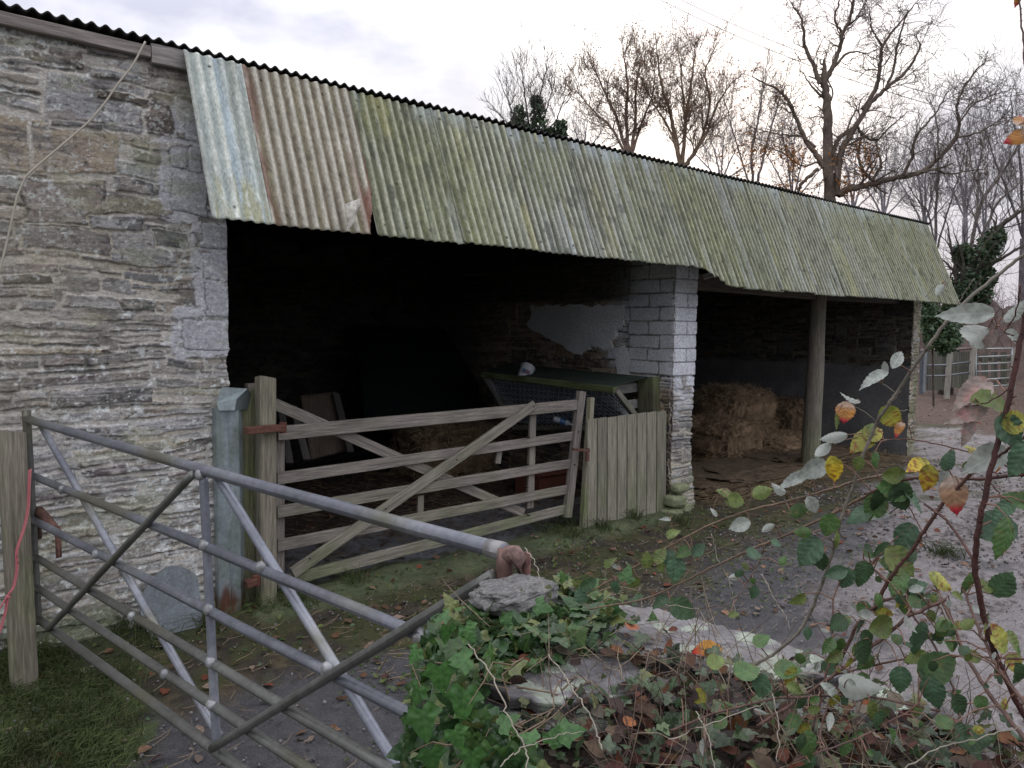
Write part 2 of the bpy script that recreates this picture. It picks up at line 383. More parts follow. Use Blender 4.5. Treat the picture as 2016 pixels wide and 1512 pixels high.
mb.grid(P[:, :, :], np.stack([u, v], -1), C)
mb.box((X0, WALLY+.03, 0), (X1-.035, WALLY+.5, HT-.01), (.12, .11, .1))
# the rough reveal of the opening
uu, vv, H2, C2, *_ = masonry(.5, HT, .012, 23)
mb.grid(np.stack([X1-.03+H2, WALLY+.0+uu, vv], -1), None, C2*.8)
mb.build('front_wall', M['stone'], barn, smooth=True)
# --- timber wall plate under the roof edge
mb = MB()
def wcol(base, green=0, zt=0, seed=0, sc=1):
    base = np.array(base)
    def f(V):
        a = fbm(V[:, 0]*3, V[:, 1]*3, V[:, 2]*3, o=3, seed=seed); c = base*(.75+.5*a)[:, None]
        g = sst(.42, .62, fbm(V[:, 0]*5, V[:, 1]*5, V[:, 2]*4, o=3, seed=seed+4))*green*(1 if zt == 0 else np.clip(.25+sst(zt, 0, V[:, 2]), 0, 1))
        return mixc(c, np.array((.16, .19, .085)), np.clip(g, 0, 1))
    return f
mb.beam((-1.6, 4.382, 3.105), (1.22, 4.382, 3.1), .05, .06, col=wcol((.27, .235, .215), seed=2))
mb.beam((1.225, 4.38, 3.095), (1.46, 4.38, 3.095), .05, .10, col=wcol((.27, .25, .235), seed=3))
mb.build('wall_plate', M['wood'], barn)
# --- main roof: corrugated sheets falling away to the back
def corr(x, p=.063): return np.cos(2*math.pi*x/p)
xs = np.arange(-1.7, 11.12, .0063); ys = np.array([4.345, 4.37, 4.5, 5.2, 6.2, 7.2, 8.6])
Xg, Yg = np.meshgrid(xs, ys, indexing='ij')
zr = 3.165-(Yg-4.345)*.12+(fbm(Xg*.8, Yg*.3, o=2, seed=4)-.5)*.02
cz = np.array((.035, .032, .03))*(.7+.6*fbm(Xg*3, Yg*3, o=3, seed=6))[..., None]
mb = MB(); top = np.stack([Xg, Yg, zr+.010*corr(Xg)], -1)
mb.grid(top, None, cz)
bot = top.copy(); bot[..., 2] -= .008
mb.grid(bot[:, ::-1], None, cz)
mb.grid(np.stack([bot[:, 0], top[:, 0]], 1), None, (.03, .028, .026))
mb.build('roof', M['dark'], barn, smooth=True)

# --- canopy sheets
T0 = np.array([0, 4.352, 3.135]); SL = np.array([0, -.39, -.905]); SLn = SL/np.linalg.norm(SL); NRM = np.array([0, -SLn[2]*-1, 0])
NRM = np.cross(np.array([1., 0, 0]), SLn); NRM = NRM if NRM[1] < 0 else -NRM
def sheet(x0, x1, kind, L=1.0, lift=0.0, seed=0, edge=None):
    mb = MB(); nx = int((x1-x0)/.0057)+1; ny = 70
    xv = np.linspace(x0, x1, nx); tv = np.linspace(0, 1, ny)
    X, Tt = np.meshgrid(xv, tv, indexing='ij')
    Lx = L+(fbm(xv*14, xv*0+seed, o=2, seed=seed)-.5)*.012
    if edge is not None: Lx = Lx+edge(xv)
    S = Tt*Lx[:, None]
    w = corr(X)
    dent = (fbm(X*3, S*2, o=3, seed=seed+2)-.5)*.02*sst(.2, 1, Tt)
    hgt = .0085*w+lift+dent
    P = T0+SLn*S[..., None]+NRM*hgt[..., None]; P[..., 0] = X
    rdg = (w+1)/2
    st1 = fbm(X*22, S*1.3, o=4, seed=seed+5); st2 = fbm(X*60, S*3, o=3, seed=seed+8); pt = fbm(X*3.2+3, S*1.1, o=4, seed=99); gr = fbm(X*150, S*120, o=2, seed=seed+3)
    sp = fbm(X*45, S*26, o=3, seed=seed+6)
    if kind == 'green':
        lo = np.array((.095, .10, .065)); hi = np.array((.37, .375, .295))
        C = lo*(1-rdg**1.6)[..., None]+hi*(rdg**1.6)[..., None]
        C = mixc(C, np.array((.30, .32, .28)), sst(.55, .75, st1)*.3)
        C = mixc(C, np.array((.17, .185, .085)), sst(.45, .62, pt)*.5*(1-.55*rdg))
        C = mixc(C, np.array((.34, .32, .14)), sst(.6, .72, fbm(X*7, S*1.2, o=3, seed=seed+11))*.3)
        C = mixc(C, np.array((.09, .095, .065)), sst(.52, .68, sp)*(1-rdg)*.75)
        C = mixc(C, np.array((.42, .45, .43)), sst(.64, .74, fbm(X*20, S*1.0, o=3, seed=seed+14))*.4)
        C = mixc(C, np.array((.33, .37, .36)), sst(.16, .02, Tt)*sst(.4, .6, st1)*.7)
        C = mixc(C, np.array((.06, .065, .05)), sst(.64, .72, fbm(X*26, S*9, o=3, seed=seed+15))*.5)
    elif kind == 'rust':
        lo = np.array((.15, .125, .085)); hi = np.array((.47, .45, .38))
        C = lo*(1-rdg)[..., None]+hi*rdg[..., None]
        C = mixc(C, np.array((.22, .20, .12)), sst(.4, .7, st1)*.6*(1-rdg))
        C = mixc(C, np.array((.10, .085, .06)), sst(.55, .7, sp)*(1-rdg)*.7)
        e = sst(.10, .0, X-x0-.02)*.85
        C = mixc(C, np.array((.17, .085, .06)), e*sst(.3, .6, fbm(X*20, S*4, o=3, seed=3)))
        e2 = sst(.09, .01, np.abs(X-(x1-.05)))*sst(.25, .5, Tt)
        C = mixc(C, np.array((.19, .085, .06)), .8*e2*sst(.45, .62, fbm(X*16, S*5, o=3, seed=4)))
    else:
        lo = np.array((.33, .37, .36)); hi = np.array((.56, .59, .54))
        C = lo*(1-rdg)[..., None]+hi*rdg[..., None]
        C = mixc(C, np.array((.38, .50, .62)), sst(.04, .015, np.abs(X-(x0+.17)-.02*Tt))*.35+0*X)
        C = mixc(C, np.array((.38, .50, .62)), sst(.03, .01, np.abs(X-(x0+.235)-.03*Tt))*sst(.5, .9, Tt)*.5)
        C = mixc(C, np.array((.36, .34, .17)), sst(.70, .82, Tt)*sst(.4, .58, fbm(X*24, S*2, o=3, seed=7))*.75)
        C = mixc(C, np.array((.24, .26, .22)), sst(.5, .7, st1)*.5)
        C = mixc(C, np.array((.6, .64, .62)), sst(.62, .68, fbm(X*50, S*30, o=3, seed=8))*.7*rdg)
    C = C*(.85+.3*gr)[..., None]*1.08*(np.random.RandomState(seed).uniform(.86, 1.1)*np.array((1, 1, np.random.RandomState(seed+1).uniform(.9, 1.08))))
    C = C*(1-.45*sst(.03, .0, X-x0-.003))[..., None]  # lap edge darkened: overlap shading painted in
    msk = np.ones((nx-1, ny-1), bool)
    if kind == 'rust':
        xc, tc_ = np.meshgrid((xv[1:]+xv[:-1])/2, (tv[1:]+tv[:-1])/2, indexing='ij')
        msk &= ~((xc > x1-.085+(1-tc_)*.28) & (tc_ > .72))
    # nail holes: a few dark dots
    for j in range(4):
        hx = x0+.063*(1.0+2.5*j) if kind == 'green' else x0+.063*(2+6*j)
        for ht in (.07, .93, .62 if j == 1 else .07):
            C = mixc(C, np.array((.03, .025, .02)), sst(.010, .005, np.hypot(X-hx, S-ht*L)))
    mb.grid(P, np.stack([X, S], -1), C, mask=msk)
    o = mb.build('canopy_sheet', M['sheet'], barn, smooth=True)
    so = o.modifiers.new('thick', 'SOLIDIFY'); so.thickness = .003; so.offset = -1
    return o
xa = onY(460, 140, WALLY)[0]; xb = onY(672, 200, WALLY)[0]; xb2 = onY(700, 460, 3.96)[0]
tag(sheet(1.376, xa+.02, 'galv', 1.0, .012, 1), 'bare bluish galvanised end sheet')
tag(sheet(xa, xb+.03, 'rust', 1.0, .004, 2), 'rust edged sheet with a torn lower corner')
x = xb; i = 0
BR0, BR1 = 5.42, 5.86
while x < 11.0:
    x2 = min(11.0+.02, x+.62+random.uniform(-.02, .03))
    if 11.0-x2 < .3: x2 = 11.02
    def edge(xv):
        t = np.clip((xv-BR0)/(BR1-BR0), 0, 1)
        stp = sst(.0, 1, np.round(t*6)/6*.85+.15*t)
        return .165*np.where(xv < BR0, 0, stp)+(np.where((xv > BR0) & (xv < BR1), (fbm(xv*60, xv*0, o=2, seed=3)-.5)*.03, 0))
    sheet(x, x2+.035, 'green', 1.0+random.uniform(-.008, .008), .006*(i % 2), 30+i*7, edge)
    x = x2; i += 1
# bent flap at the torn corner
mb = MB()
a = np.linspace(0, 1, 14); Ag, Bg = np.meshgrid(a, a, indexing='ij')
p00 = onY(678, 402, 3.93); p10 = onY(708, 390, 3.97); p01 = onY(686, 452, 3.86); p11 = onY(703, 430, 3.90)
Pf = p00*((1-Ag)*(1-Bg))[..., None]+p10*(Ag*(1-Bg))[..., None]+p01*((1-Ag)*Bg)[..., None]+p11*(Ag*Bg)[..., None]
Pf[..., 1] += -.02*np.sin(Ag*math.pi)-.02*np.sin(Bg*math.pi*1.5)*Ag+(fbm(Ag*5, Bg*5, o=3, seed=2)-.5)*.02
mb.grid(Pf, None, np.array((.42, .40, .35))*(.5+.8*fbm(Ag*5, Bg*3, o=3, seed=5))[..., None])
o = mb.build('torn_flap', M['sheet'], barn, smooth=True); so = o.modifiers.new('thick', 'SOLIDIFY'); so.thickness = .002

# --- partition wall with the whitewashed block pier at its front end
PX0, PX1 = 5.67, 6.0
LY = 8.4-WALLY
rp = layout(LY, HT, 44, .55, band=(.12, .22), bw=(.25, .5))
zt = onX(1290, 524, PX0)[2]
bl = []; z = 1.26; row = 0
while z < 2.5:
    hgt = .128
    ws = [(0, .26), (.26, .52)] if row % 2 else [(0, .13), (.13, .50)]
    if row in (1, 4): ws = ws+[(.50, .78)]
    for (q0, q1) in ws: bl.append((q0, q1, z, z+hgt))
    z += hgt; row += 1
rp = rp+bl; nbl = len(rp)-len(bl)
u, v, Hh, C, st_, k, sd = masonry(LY, HT, .009, 44, rects=rp, warp=.55, pal=PAL*np.array((1.05, .85, .7)), mortar=(.36, .29, .20))
isb = k >= nbl
PL = np.array([onX(*q, PX0)[[1, 2]] for q in [(1045, 602), (1232, 602), (1230, 640), (1215, 648), (1216, 662), (1203, 668), (1208, 684), (1195, 690), (1170, 686), (1160, 692), (1140, 699), (1122, 695), (1112, 684), (1100, 676), (1080, 668), (1062, 655), (1048, 652), (1038, 640), (1046, 620)]])
nz = (fbm(u*14, v*14, o=4, seed=3)-.5)*.12
pm = inpoly(u+WALLY+nz*.6, v+nz*.5, PL)
pm2 = (np.hypot((u+WALLY-onX(1228, 715, PX0)[1])/.10, (v-onX(1228, 715, PX0)[2])/.16)+nz*3 < 1)
pm = pm | pm2
wash = sst(.95, .45, u+nz*4)*sst(1.05, 1.3, v+nz*.6)       # whitewash near the pier
wash = np.where(isb, 1, wash); wash = np.clip(wash, 0, 1)*sst(3.0, 2.2, v+nz)
C = mixc(C*1.05, np.array((.60, .61, .63))*(.8+.3*fbm(u*8, v*8, o=4, seed=6)[..., None]), wash*(.55+.45*(st_)))
jt = isb & (sd < .006); C = np.where(jt[..., None], C*.38, C); Hh = np.where(isb, .012+np.minimum(sd, .008)*.6+(fbm(u*20, v*20, o=3, seed=7)-.5)*.006, Hh)
C = mixc(C, np.array((.70, .70, .69))*(.82+.3*fbm(u*4, v*4, o=4, seed=16)[..., None]), pm*1.0); Hh = np.where(pm, .017+(fbm(u*8, v*8, o=3, seed=8)-.5)*.008, Hh)
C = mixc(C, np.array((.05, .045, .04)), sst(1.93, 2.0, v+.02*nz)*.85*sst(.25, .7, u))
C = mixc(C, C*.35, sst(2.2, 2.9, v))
C = mixc(C, np.array((.055, .05, .05)), sst(.7, .35, v)*.0+sst(2.3, 3.2, u)*.75)  # darker with depth, here and next: bay gloom put into the stone
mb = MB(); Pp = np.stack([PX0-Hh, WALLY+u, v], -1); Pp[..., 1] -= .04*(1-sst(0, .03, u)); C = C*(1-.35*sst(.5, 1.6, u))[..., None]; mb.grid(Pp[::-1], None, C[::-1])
# front face of the pier
rf = []
z = 1.26; row = 0
while z < 2.5:
    sp_ = .19 if row % 2 else .33
    rf += [(-.05, sp_, z, z+.128), (sp_, .4, z, z+.128)]; z += .128; row += 1
lay = layout(.35, 1.26, 51, .45, band=(.1, .2), bw=(.16, .3)); nl = len(lay)
u, v, Hf, Cf, stf, kf, sdf = masonry(PX1-PX0, HT, .006, 51, rects=lay+rf, warp=.35)
isf = kf >= nl
Cf = mixc(Cf*1.1, np.array((.66, .68, .72))*(.82+.3*fbm(u*9, v*9, o=4, seed=61)[..., None]), np.where(isf, 1, sst(.75, 1.25, v)*sst(.3, .55, fbm(u*15, v*15, o=3, seed=62))*.8+.18))
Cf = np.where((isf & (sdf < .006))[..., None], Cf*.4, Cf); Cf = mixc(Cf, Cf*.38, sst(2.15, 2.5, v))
Cf = mixc(Cf, np.array((.15, .18, .08)), sst(.4, .6, fbm(u*9, v*9, o=3, seed=63))*sst(.5, .1, v)*.8)
Hf = np.where(isf, .012+np.minimum(sdf, .01)*.9+(fbm(u*20, v*20, o=3, seed=7)-.5)*.004, Hf)
fl = .09*sst(1.2, 0, v)*0
ed = (fbm(v*14, v*0, o=3, seed=9)-.5)*.035*sst(1.3, 1.1, v)+np.where(np.mod(v-1.26, .128) < .012, -.010, 0)*(v > 1.26)
Xp = PX0-.012+(u)*(1+.04)+sst(.27, .33, u)*ed-(1-sst(0, .05, u))*.0
mb.grid(np.stack([Xp+.02*(u/.33-.5)*sst(1.2, 0, v), WALLY-.012-Hf-.05*sst(.5, 0, v), v], -1), None, Cf)
mb.box((PX0+.01, WALLY+.01, 0), (PX1-.012, 8.4, HT-.01), (.10, .09, .08))
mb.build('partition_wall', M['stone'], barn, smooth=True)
# protruding foot stones of the pier
for q, (px_, py_, sx, sy, sz, s_) in enumerate([(1328, 985, .10, .08, .05, 1), (1322, 1012, .09, .09, .055, 2), (1345, 1000, .07, .06, .05, 3), (1338, 960, .09, .06, .04, 4)]):
    c_ = onY(px_, py_, 4.30); mb = MB()
    a = np.linspace(0, math.pi, 18); b = np.linspace(0, 2*math.pi, 30); A_, B_ = np.meshgrid(a, b, indexing='ij')
    D_ = np.stack([np.sin(A_)*np.cos(B_), np.sin(A_)*np.sin(B_), np.cos(A_)], -1)
    D_ = np.sign(D_)*np.abs(D_)**.6; rr = .85+.4*fbm(D_[..., 0]*2+s_*3, D_[..., 1]*2, D_[..., 2]*3, o=4, seed=s_)
    Pq = c_+D_*np.array((sx, sy, sz))*rr[..., None]
    mb.grid(Pq, None, np.array((.23, .25, .15))*(.6+.7*fbm(Pq[..., 0]*20, Pq[..., 1]*20, Pq[..., 2]*20, o=4, seed=s_))[..., None])
    mb.build('foot_stone', M['stone'], barn, smooth=True)
# --- back wall, end wall, left side wall
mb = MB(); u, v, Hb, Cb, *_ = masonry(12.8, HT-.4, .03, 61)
mb.grid(np.stack([-1.6+u, 8.4-Hb, v], -1), None, Cb*.16)  # same rubble much darkened: shade of the bays put into its colour
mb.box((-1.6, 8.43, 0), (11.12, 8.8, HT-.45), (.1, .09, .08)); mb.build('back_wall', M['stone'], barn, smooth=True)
mb = MB(); u, v, He, Ce, *_ = masonry(4.0, HT-.1, .014, 71)
Ce = Ce*.42; ren = sst(1.24, 1.20, v+(fbm(u*6, v*6, o=3, seed=3)-.5)*.05)  # inner face stone darkened to paint in the bay's shade
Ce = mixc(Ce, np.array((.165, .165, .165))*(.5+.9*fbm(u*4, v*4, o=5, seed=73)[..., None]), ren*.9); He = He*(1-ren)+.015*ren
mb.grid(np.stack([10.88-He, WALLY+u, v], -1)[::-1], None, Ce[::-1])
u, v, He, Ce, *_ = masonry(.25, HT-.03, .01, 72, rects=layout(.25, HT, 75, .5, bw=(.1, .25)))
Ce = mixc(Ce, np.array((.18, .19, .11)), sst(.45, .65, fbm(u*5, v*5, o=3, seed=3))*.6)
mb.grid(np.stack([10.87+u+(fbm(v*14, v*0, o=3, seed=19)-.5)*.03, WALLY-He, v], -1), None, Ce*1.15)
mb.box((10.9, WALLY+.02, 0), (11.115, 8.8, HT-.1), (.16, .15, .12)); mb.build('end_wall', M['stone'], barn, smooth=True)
mb = MB(); mb.box((-1.62, WALLY+.1, 0), (-1.2, 8.8, HT-.1), (.15, .14, .12)); mb.build('gable_wall', M['stone'], barn)
# --- round timber prop and the beams it carries
mb = MB(); pt, pb = onY(1613, 560, 4.62), onY(1594, 938, 4.62); pb[2] = -.02; t = np.linspace(0, 1, 30)[:, None]
Pt = pt+(pb-pt)*t; Pt[:, 0] += (fbm(t[:, 0]*5, t[:, 0]*0, o=2, seed=4)-.5)*.03
mb.sweep(Pt, (.088+.022*t[:, 0]+.006*(fbm(t[:, 0]*9, t[:, 0]*0, o=2, seed=3)-.5)), n=18, col=wcol((.19, .17, .14), .35, 1.3, 6)); mb.build('round_prop', M['wood'], barn, smooth=True)
mb = MB()
mb.beam((6.0, 4.66, 2.17), (8.6, 4.66, 2.15), .14, .16, col=wcol((.12, .105, .09), seed=8)); mb.beam((8.6, 4.66, 2.15), (10.9, 4.66, 2.16), .14, .16, col=wcol((.08, .07, .06), seed=9))
mb.build('bay_beam', M['wood'], barn)
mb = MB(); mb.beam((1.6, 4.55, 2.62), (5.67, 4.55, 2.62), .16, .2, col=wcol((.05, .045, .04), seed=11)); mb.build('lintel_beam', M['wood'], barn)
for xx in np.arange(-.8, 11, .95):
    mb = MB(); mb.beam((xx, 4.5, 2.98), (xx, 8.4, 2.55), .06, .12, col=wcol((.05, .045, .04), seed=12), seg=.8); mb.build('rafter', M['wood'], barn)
mb = MB(); mb.beam(onY(1386, 545, 4.3), onY(1408, 538, 4.2), .05, .05, col=(.3, .28, .24)); mb.build('broken_batten', M['wood'], barn)
def blob(c, size, seed, col, mat, amp=.5, freq=2.8, nrs=72, p=.55):
    a = np.linspace(0, math.pi, nrs); b = np.linspace(0, 2*math.pi, nrs*2); A_, B_ = np.meshgrid(a, b, indexing='ij')
    D_ = np.stack([np.sin(A_)*np.cos(B_), np.sin(A_)*np.sin(B_), np.cos(A_)], -1); D2 = np.sign(D_)*np.abs(D_)**p
    r = 1-amp/2+amp*fbm(D_[..., 0]*freq+seed*3, D_[..., 1]*freq, D_[..., 2]*freq+9, o=5, seed=seed)
    P = np.asarray(c)+D2*np.asarray(size)*r[..., None]
    q = fbm(P[..., 0]*12, P[..., 1]*12, P[..., 2]*12, o=4, seed=seed+4); q2 = fbm(P[..., 0]*60, P[..., 1]*60, P[..., 2]*60, o=2, seed=seed+5)
    return P, np.asarray(col)*((.35+1.0*q)*(.6+.8*q2))[..., None]
# ================================================================== GROUND (one sheet, dense in the yard, reaching the horizon)
def axis(lo, hi, d, far, n=34):
    a = np.arange(lo, hi, d); k = np.geomspace(d*1.5, far, n)
    return np.r_[(lo-np.cumsum(k*.25))[::-1], a, hi+np.cumsum(k*.25)]
gx = axis(-1.2, 12.5, .03, 700); gy = axis(-.6, 7.0, .03, 700)
gx = np.unique(np.r_[gx, np.arange(12.5, 30, .1)]); 
GX, GY = np.meshgrid(gx, gy, indexing='ij')
nearm = sst(40, 20, np.hypot(GX-6, GY-3))
def gz(x, y):
    x = np.asarray(x, float); y = np.asarray(y, float)
    nm = sst(34, 14, np.hypot(x-6, y-3))
    z = (fbm(x*1.1, y*1.1, o=3, seed=201)-.5)*.05*nm
    z = z+.05*sst(4.0, 4.38, y)*sst(6, 5.6, x)*nm*(.4+fbm(x*4, y*4, o=2, seed=204))      # debris against the wall foot
    far = np.hypot(x, y)
    return z+sst(26, 45, x+.3*y)*1.2+sst(45, 160, far)*3.5
GZ = gz(GX, GY)+((fbm(GX*12, GY*12, o=4, seed=203)-.5)*.022)*nearm
n1 = fbm(GX*1.3, GY*1.3, o=4, seed=210); n2 = fbm(GX*5, GY*5, o=4, seed=211); n3 = fbm(GX*22, GY*22, o=3, seed=212)
tar = np.array((.075, .073, .078)); dirt = np.array((.046, .039, .029)); moss = np.array((.058, .064, .022)); grass = np.array((.07, .10, .03)); lane = np.array((.225, .206, .204)); litt = np.array((.085, .055, .042))
GC = np.broadcast_to(dirt, GX.shape+(3,))*(.7+.6*n3)[..., None]
GC = mixc(GC, moss, sst(.42, .6, n2)*.75)
GC = mixc(GC, np.array((.11, .085, .05)), sst(.6, .72, fbm(GX*9, GY*9, o=3, seed=214))*.6)
def zpoly(pts, z=0.0): return np.array([onZ(a, b, z)[:2] for a, b in pts])
def soft(poly, w=.5, sd=0, amp=.35):
    nx = (fbm(GX*1.7, GY*1.7, o=5, seed=220+sd)-.5)*amp*2; ny = (fbm(GX*1.7+50, GY*1.7, o=5, seed=221+sd)-.5)*amp*2
    return inpoly(GX+nx, GY+ny, poly).astype(float)
# tarmac of the yard, nearer the camera
tp = np.r_[zpoly([(250, 1512), (300, 1430), (430, 1385), (560, 1325), (700, 1285), (830, 1265), (1000, 1265), (1150, 1240), (1330, 1185), (1400, 1110), (1520, 1065), (1640, 1020), (1790, 1000), (2300, 980)]), [(9, -6), (-4, -6)]]
t_ = sum(soft(tp, sd=1+20*q, amp=a) for q, a in enumerate((.2, .28, .4, .5, .34, .6)))/6; t_ = np.clip(t_+(n3-.5)*.8*(t_ > .02)*(t_ < .98), 0, 1)
GC = mixc(GC, tar*(1+.0*n1[..., None]), t_*.93)
GC = GC*(1+.25*(n1-.5)*t_)[..., None]
# pale concrete lane, wet sky reflection put into its colour
lp_ = zpoly([(1600, 1330), (1640, 1210), (1690, 1120), (1730, 1060), (1770, 1020), (1700, 960), (1790, 905), (1800, 845), (2300, 830), (2600, 1100), (2600, 1500), (1650, 1500)])
l_ = sum(soft(lp_, sd=5+20*q, amp=a) for q, a in enumerate((.25, .4, .6, .8, 1.0, .5)))/6; l_ = np.clip(l_+(n3-.5)*.9*(l_ > .02)*(l_ < .98), 0, 1)
l_ = l_*(1-.75*sst(.5, .6, n2)*sst(.42, .6, n1))
GC = mixc(GC, lane*(.8+.5*n2[..., None]), l_*.95)
debris = sst(.53, .6, fbm(GX*2.2, GY*7, o=4, seed=230))*l_*sst(.45, .55, fbm(GX*30, GY*30, o=2, seed=231))
GC = mixc(GC, np.array((.07, .055, .05)), debris*.8)
# leaf strewn verge beyond
v_ = sst(13.5, 15.5, GX+(n1-.5)*5)*sst(-1.5, 4.5, GY-(GX-14)*.12+(n1-.5)*2)
GC = mixc(GC, litt*(.5+1.1*n3[..., None]), v_)
GC = mixc(GC, np.array((.13, .10, .085)), v_*sst(.6, .7, fbm(GX*14, GY*14, o=3, seed=232))*.6)
GC = mixc(GC, np.array((.06, .075, .03)), sst(28, 36, np.hypot(GX, GY)))
# green verge bottom left, moss at the gate
gp = zpoly([(-900, 1300), (60, 1290), (170, 1335), (330, 1390), (250, 1520), (200, 1750), (-900, 1750)])
g_ = soft(gp, sd=9, amp=.16)
GC = mixc(GC, grass*(.6+.8*n3[..., None]), g_*.7*sst(.35, .6, n2))
GC = mixc(GC, np.array((.04, .05, .022)), sst(3.9, 4.3, GY)*sst(1.6, 1.2, GX)*.7)
# concrete floor strip inside the first bay
cf = inpoly(GX+(n2-.5)*.25, GY+(n1-.5)*.3, np.array([(1.6, 4.52), (5.6, 4.52), (5.6, 5.1), (4.6, 5.6), (3.2, 5.5), (1.9, 5.6)])).astype(float)
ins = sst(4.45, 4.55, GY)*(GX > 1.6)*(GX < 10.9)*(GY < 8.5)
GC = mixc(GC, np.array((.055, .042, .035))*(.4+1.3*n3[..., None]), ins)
GC = mixc(GC, np.array((.17, .175, .19))*(.7+.6*n2[..., None]), cf*(1-.7*sst(.55, .65, n3)))
sill = ((GX > 1.7) & (GX < 5.6)).astype(float)*sst(4.05, 4.2, GY+.08*(n1-.5))*sst(4.56, 4.5, GY)
GC = mixc(GC, np.array((.10, .125, .065))*(.6+.8*n2[..., None]), sill*.8)
straw = ((GX > 6.1) & (GX < 10.8)).astype(float)*sst(3.6, 4.6, GY+.6*(n1-.5))*(GY < 8.4)
GC = mixc(GC, np.array((.085, .066, .042))*(.4+1.2*n3[..., None]), straw*.85)
mb = MB(); mb.grid(np.stack([GX, GY, GZ], -1), np.stack([GX, GY], -1), GC)
g = mb.build('ground', M['ground'], None, smooth=True, loc=(0, 0, 0)); tag(g, kind='structure')

# ================================================================== WOODEN FIELD GATE across the first bay
GYW = 4.45
def gp_(x, y, Y=GYW): return onY(x, y, Y)
fg = empty('field_gate', gp_(548, 1130), 'weathered grey five bar timber gate closing the dark left bay', 'gate')
gw = wcol((.225, .198, .175), .4, .8, 31); gw2 = wcol((.23, .21, .175), .6, .5, 33)
def bar(a, b, w, name='bar', th=.025, Y=GYW, c=gw, s=0, up=(0, 0, 1)):
    mb = MB(); mb.beam(gp_(*a, Y), gp_(*b, Y), th, w, up=up, col=c, seed=s); return mb.build(name, M['wood'], fg)
bar((545, 853), (1135, 797), .085, 'top_rail', .045, s=1)
bar((545, 942), (1128, 858), .072, s=2)
bar((545, 1008), (1125, 912), .072, s=3)
bar((545, 1074), (1122, 962), .072, s=4)
bar((545, 1147), (1122, 1000), .075, 'bottom_rail', s=5, c=gw2)
bar((1144, 770), (1116, 1018), .075, 'clashing_stile', .05, 4.44, s=6, up=(1, 0, 0))
bar((547, 842), (547, 1150), .07, 'hanging_stile', .05, 4.50, s=7, up=(1, 0, 0))
bar((576, 1128), (1052, 797), .072, 'brace', .024, GYW-.03, c=gw2, s=8)
bar((540, 795), (1030, 1010), .070, 'brace', .024, GYW+.035, s=9)
bar((1049, 800), (1043, 1000), .065, 'upright', .024, GYW+.035, s=10, up=(1, 0, 0))
bar((985, 870), (980, 912), .05, 'upright', .02, GYW+.035, s=11, up=(1, 0, 0))
bar((828, 975), (826, 1030), .05, 'upright', .02, GYW+.035, s=12, up=(1, 0, 0))
def strap(a, b, parent, nm='hinge', Y=GYW-.045, w=.04):
    mb = MB(); mb.beam(gp_(*a, Y), gp_(*b, Y), .055, w, col=wcol((.12, .055, .04), seed=3)); e = gp_(*b, Y); mb.sweep([e-np.array((0, 0, .03)), e+np.array((0, 0, .03))], .022, n=10, col=(.13, .05, .035)); return mb.build(nm, M['rust'], parent)
strap((484, 848), (557, 842), fg, Y=4.265)
strap((484, 1150), (505, 1143), fg, Y=4.30)
for (q, r_) in [((1052, 801), 1), ((1043, 862), 1), ((1041, 915), 1), ((1040, 960), 1), ((1043, 1015), 1), ((610, 1100), 1), ((1140, 850), 1), ((1132, 915), 1), ((900, 905), 1), ((1162, 905), 1), ((760, 1002), 1)]:
    c = gp_(*q, GYW-.045); mb = MB(); mb.sweep([c, c+np.array((0, .03, 0))], .006, n=7, up=(0, 0, 1), col=(.04, .03, .03)); mb.build('bolt', M['rust'], fg)

def post(name, a, b, w, d, label, Y=4.45, c=None, cham=True, cat='post', rot=0):
    """square sawn post with a weathered, sloping top; a top px, b foot px at plane Y"""
    A = onY(*a, Y); B = onY(*b, Y); B[2] = min(B[2], -.02)
    o = empty(name, (B[0], B[1], 0), label, cat) if label else None
    mb = MB(); K = 26; t = np.linspace(0, 1, K)[:, None]; P = B+(A-B)*t
    P = P+.004*np.stack([fbm(t[:, 0]*5+k*9, t[:, 0]*0+w*50, o=2, seed=k) for k in range(3)], 1)
    mb.sweep(P, .012, 'box', up=(0, 1, 0), w=(w/2, d/2), col=c or wcol((.245, .22, .17), .45, 1.3, int(w*900)))
    V = mb.V[0]; topi = np.arange(len(V)) >= len(V)-9
    V[topi, 2] += (.02*(-(V[topi, 0]-A[0])/w)-.015*((V[topi, 1]-A[1])/d))
    s = mb.build('shaft' if label else name, M['wood'], o); return o, s
gpst, _ = post('gate_post', (522, 744), (524, 1190), .098, .10, 'thick square timber post with chamfered top that the wooden gate hangs behind', 4.36)
# second post behind, wrapped in bent galvanised sheet
cp = empty('clad_post', (1.66, 4.42, 0), 'timber post wrapped in bent bluish galvanised sheet against the stone wall corner', 'post')
mb = MB(); a = onY(478, 768, 4.5); b = onY(482, 1190, 4.5); b[2] = -.02; mb.beam(b, a, .16, .13, up=(0, 1, 0), col=wcol((.15, .145, .09), 1.1, 1.6, 5)); mb.build('shaft', M['wood'], cp)
mb = MB(); x0, x1 = onY(427, 900, 4.33)[0], onY(468, 900, 4.33)[0]; zt, zb = onY(430, 805, 4.33)[2], .02
zz = np.linspace(zb, zt, 60); prof = np.array([(x0-.0, 4.40), (x0, 4.335), (x0+.06, 4.33), (x0+.068, 4.322), (x0+.076, 4.33), (x0+.13, 4.333), (x0+.135, 4.36), (x0+.185, 4.42)])
ps = np.linspace(0, len(prof)-1, 40); px_ = np.interp(ps, np.arange(len(prof)), prof[:, 0]); py_ = np.interp(ps, np.arange(len(prof)), prof[:, 1])
A_, Z_ = np.meshgrid(np.arange(40), zz, indexing='ij'); Pq = np.stack([px_[A_], py_[A_]+(fbm(A_*.12, Z_*3, o=3, seed=4)-.5)*.018, Z_], -1)
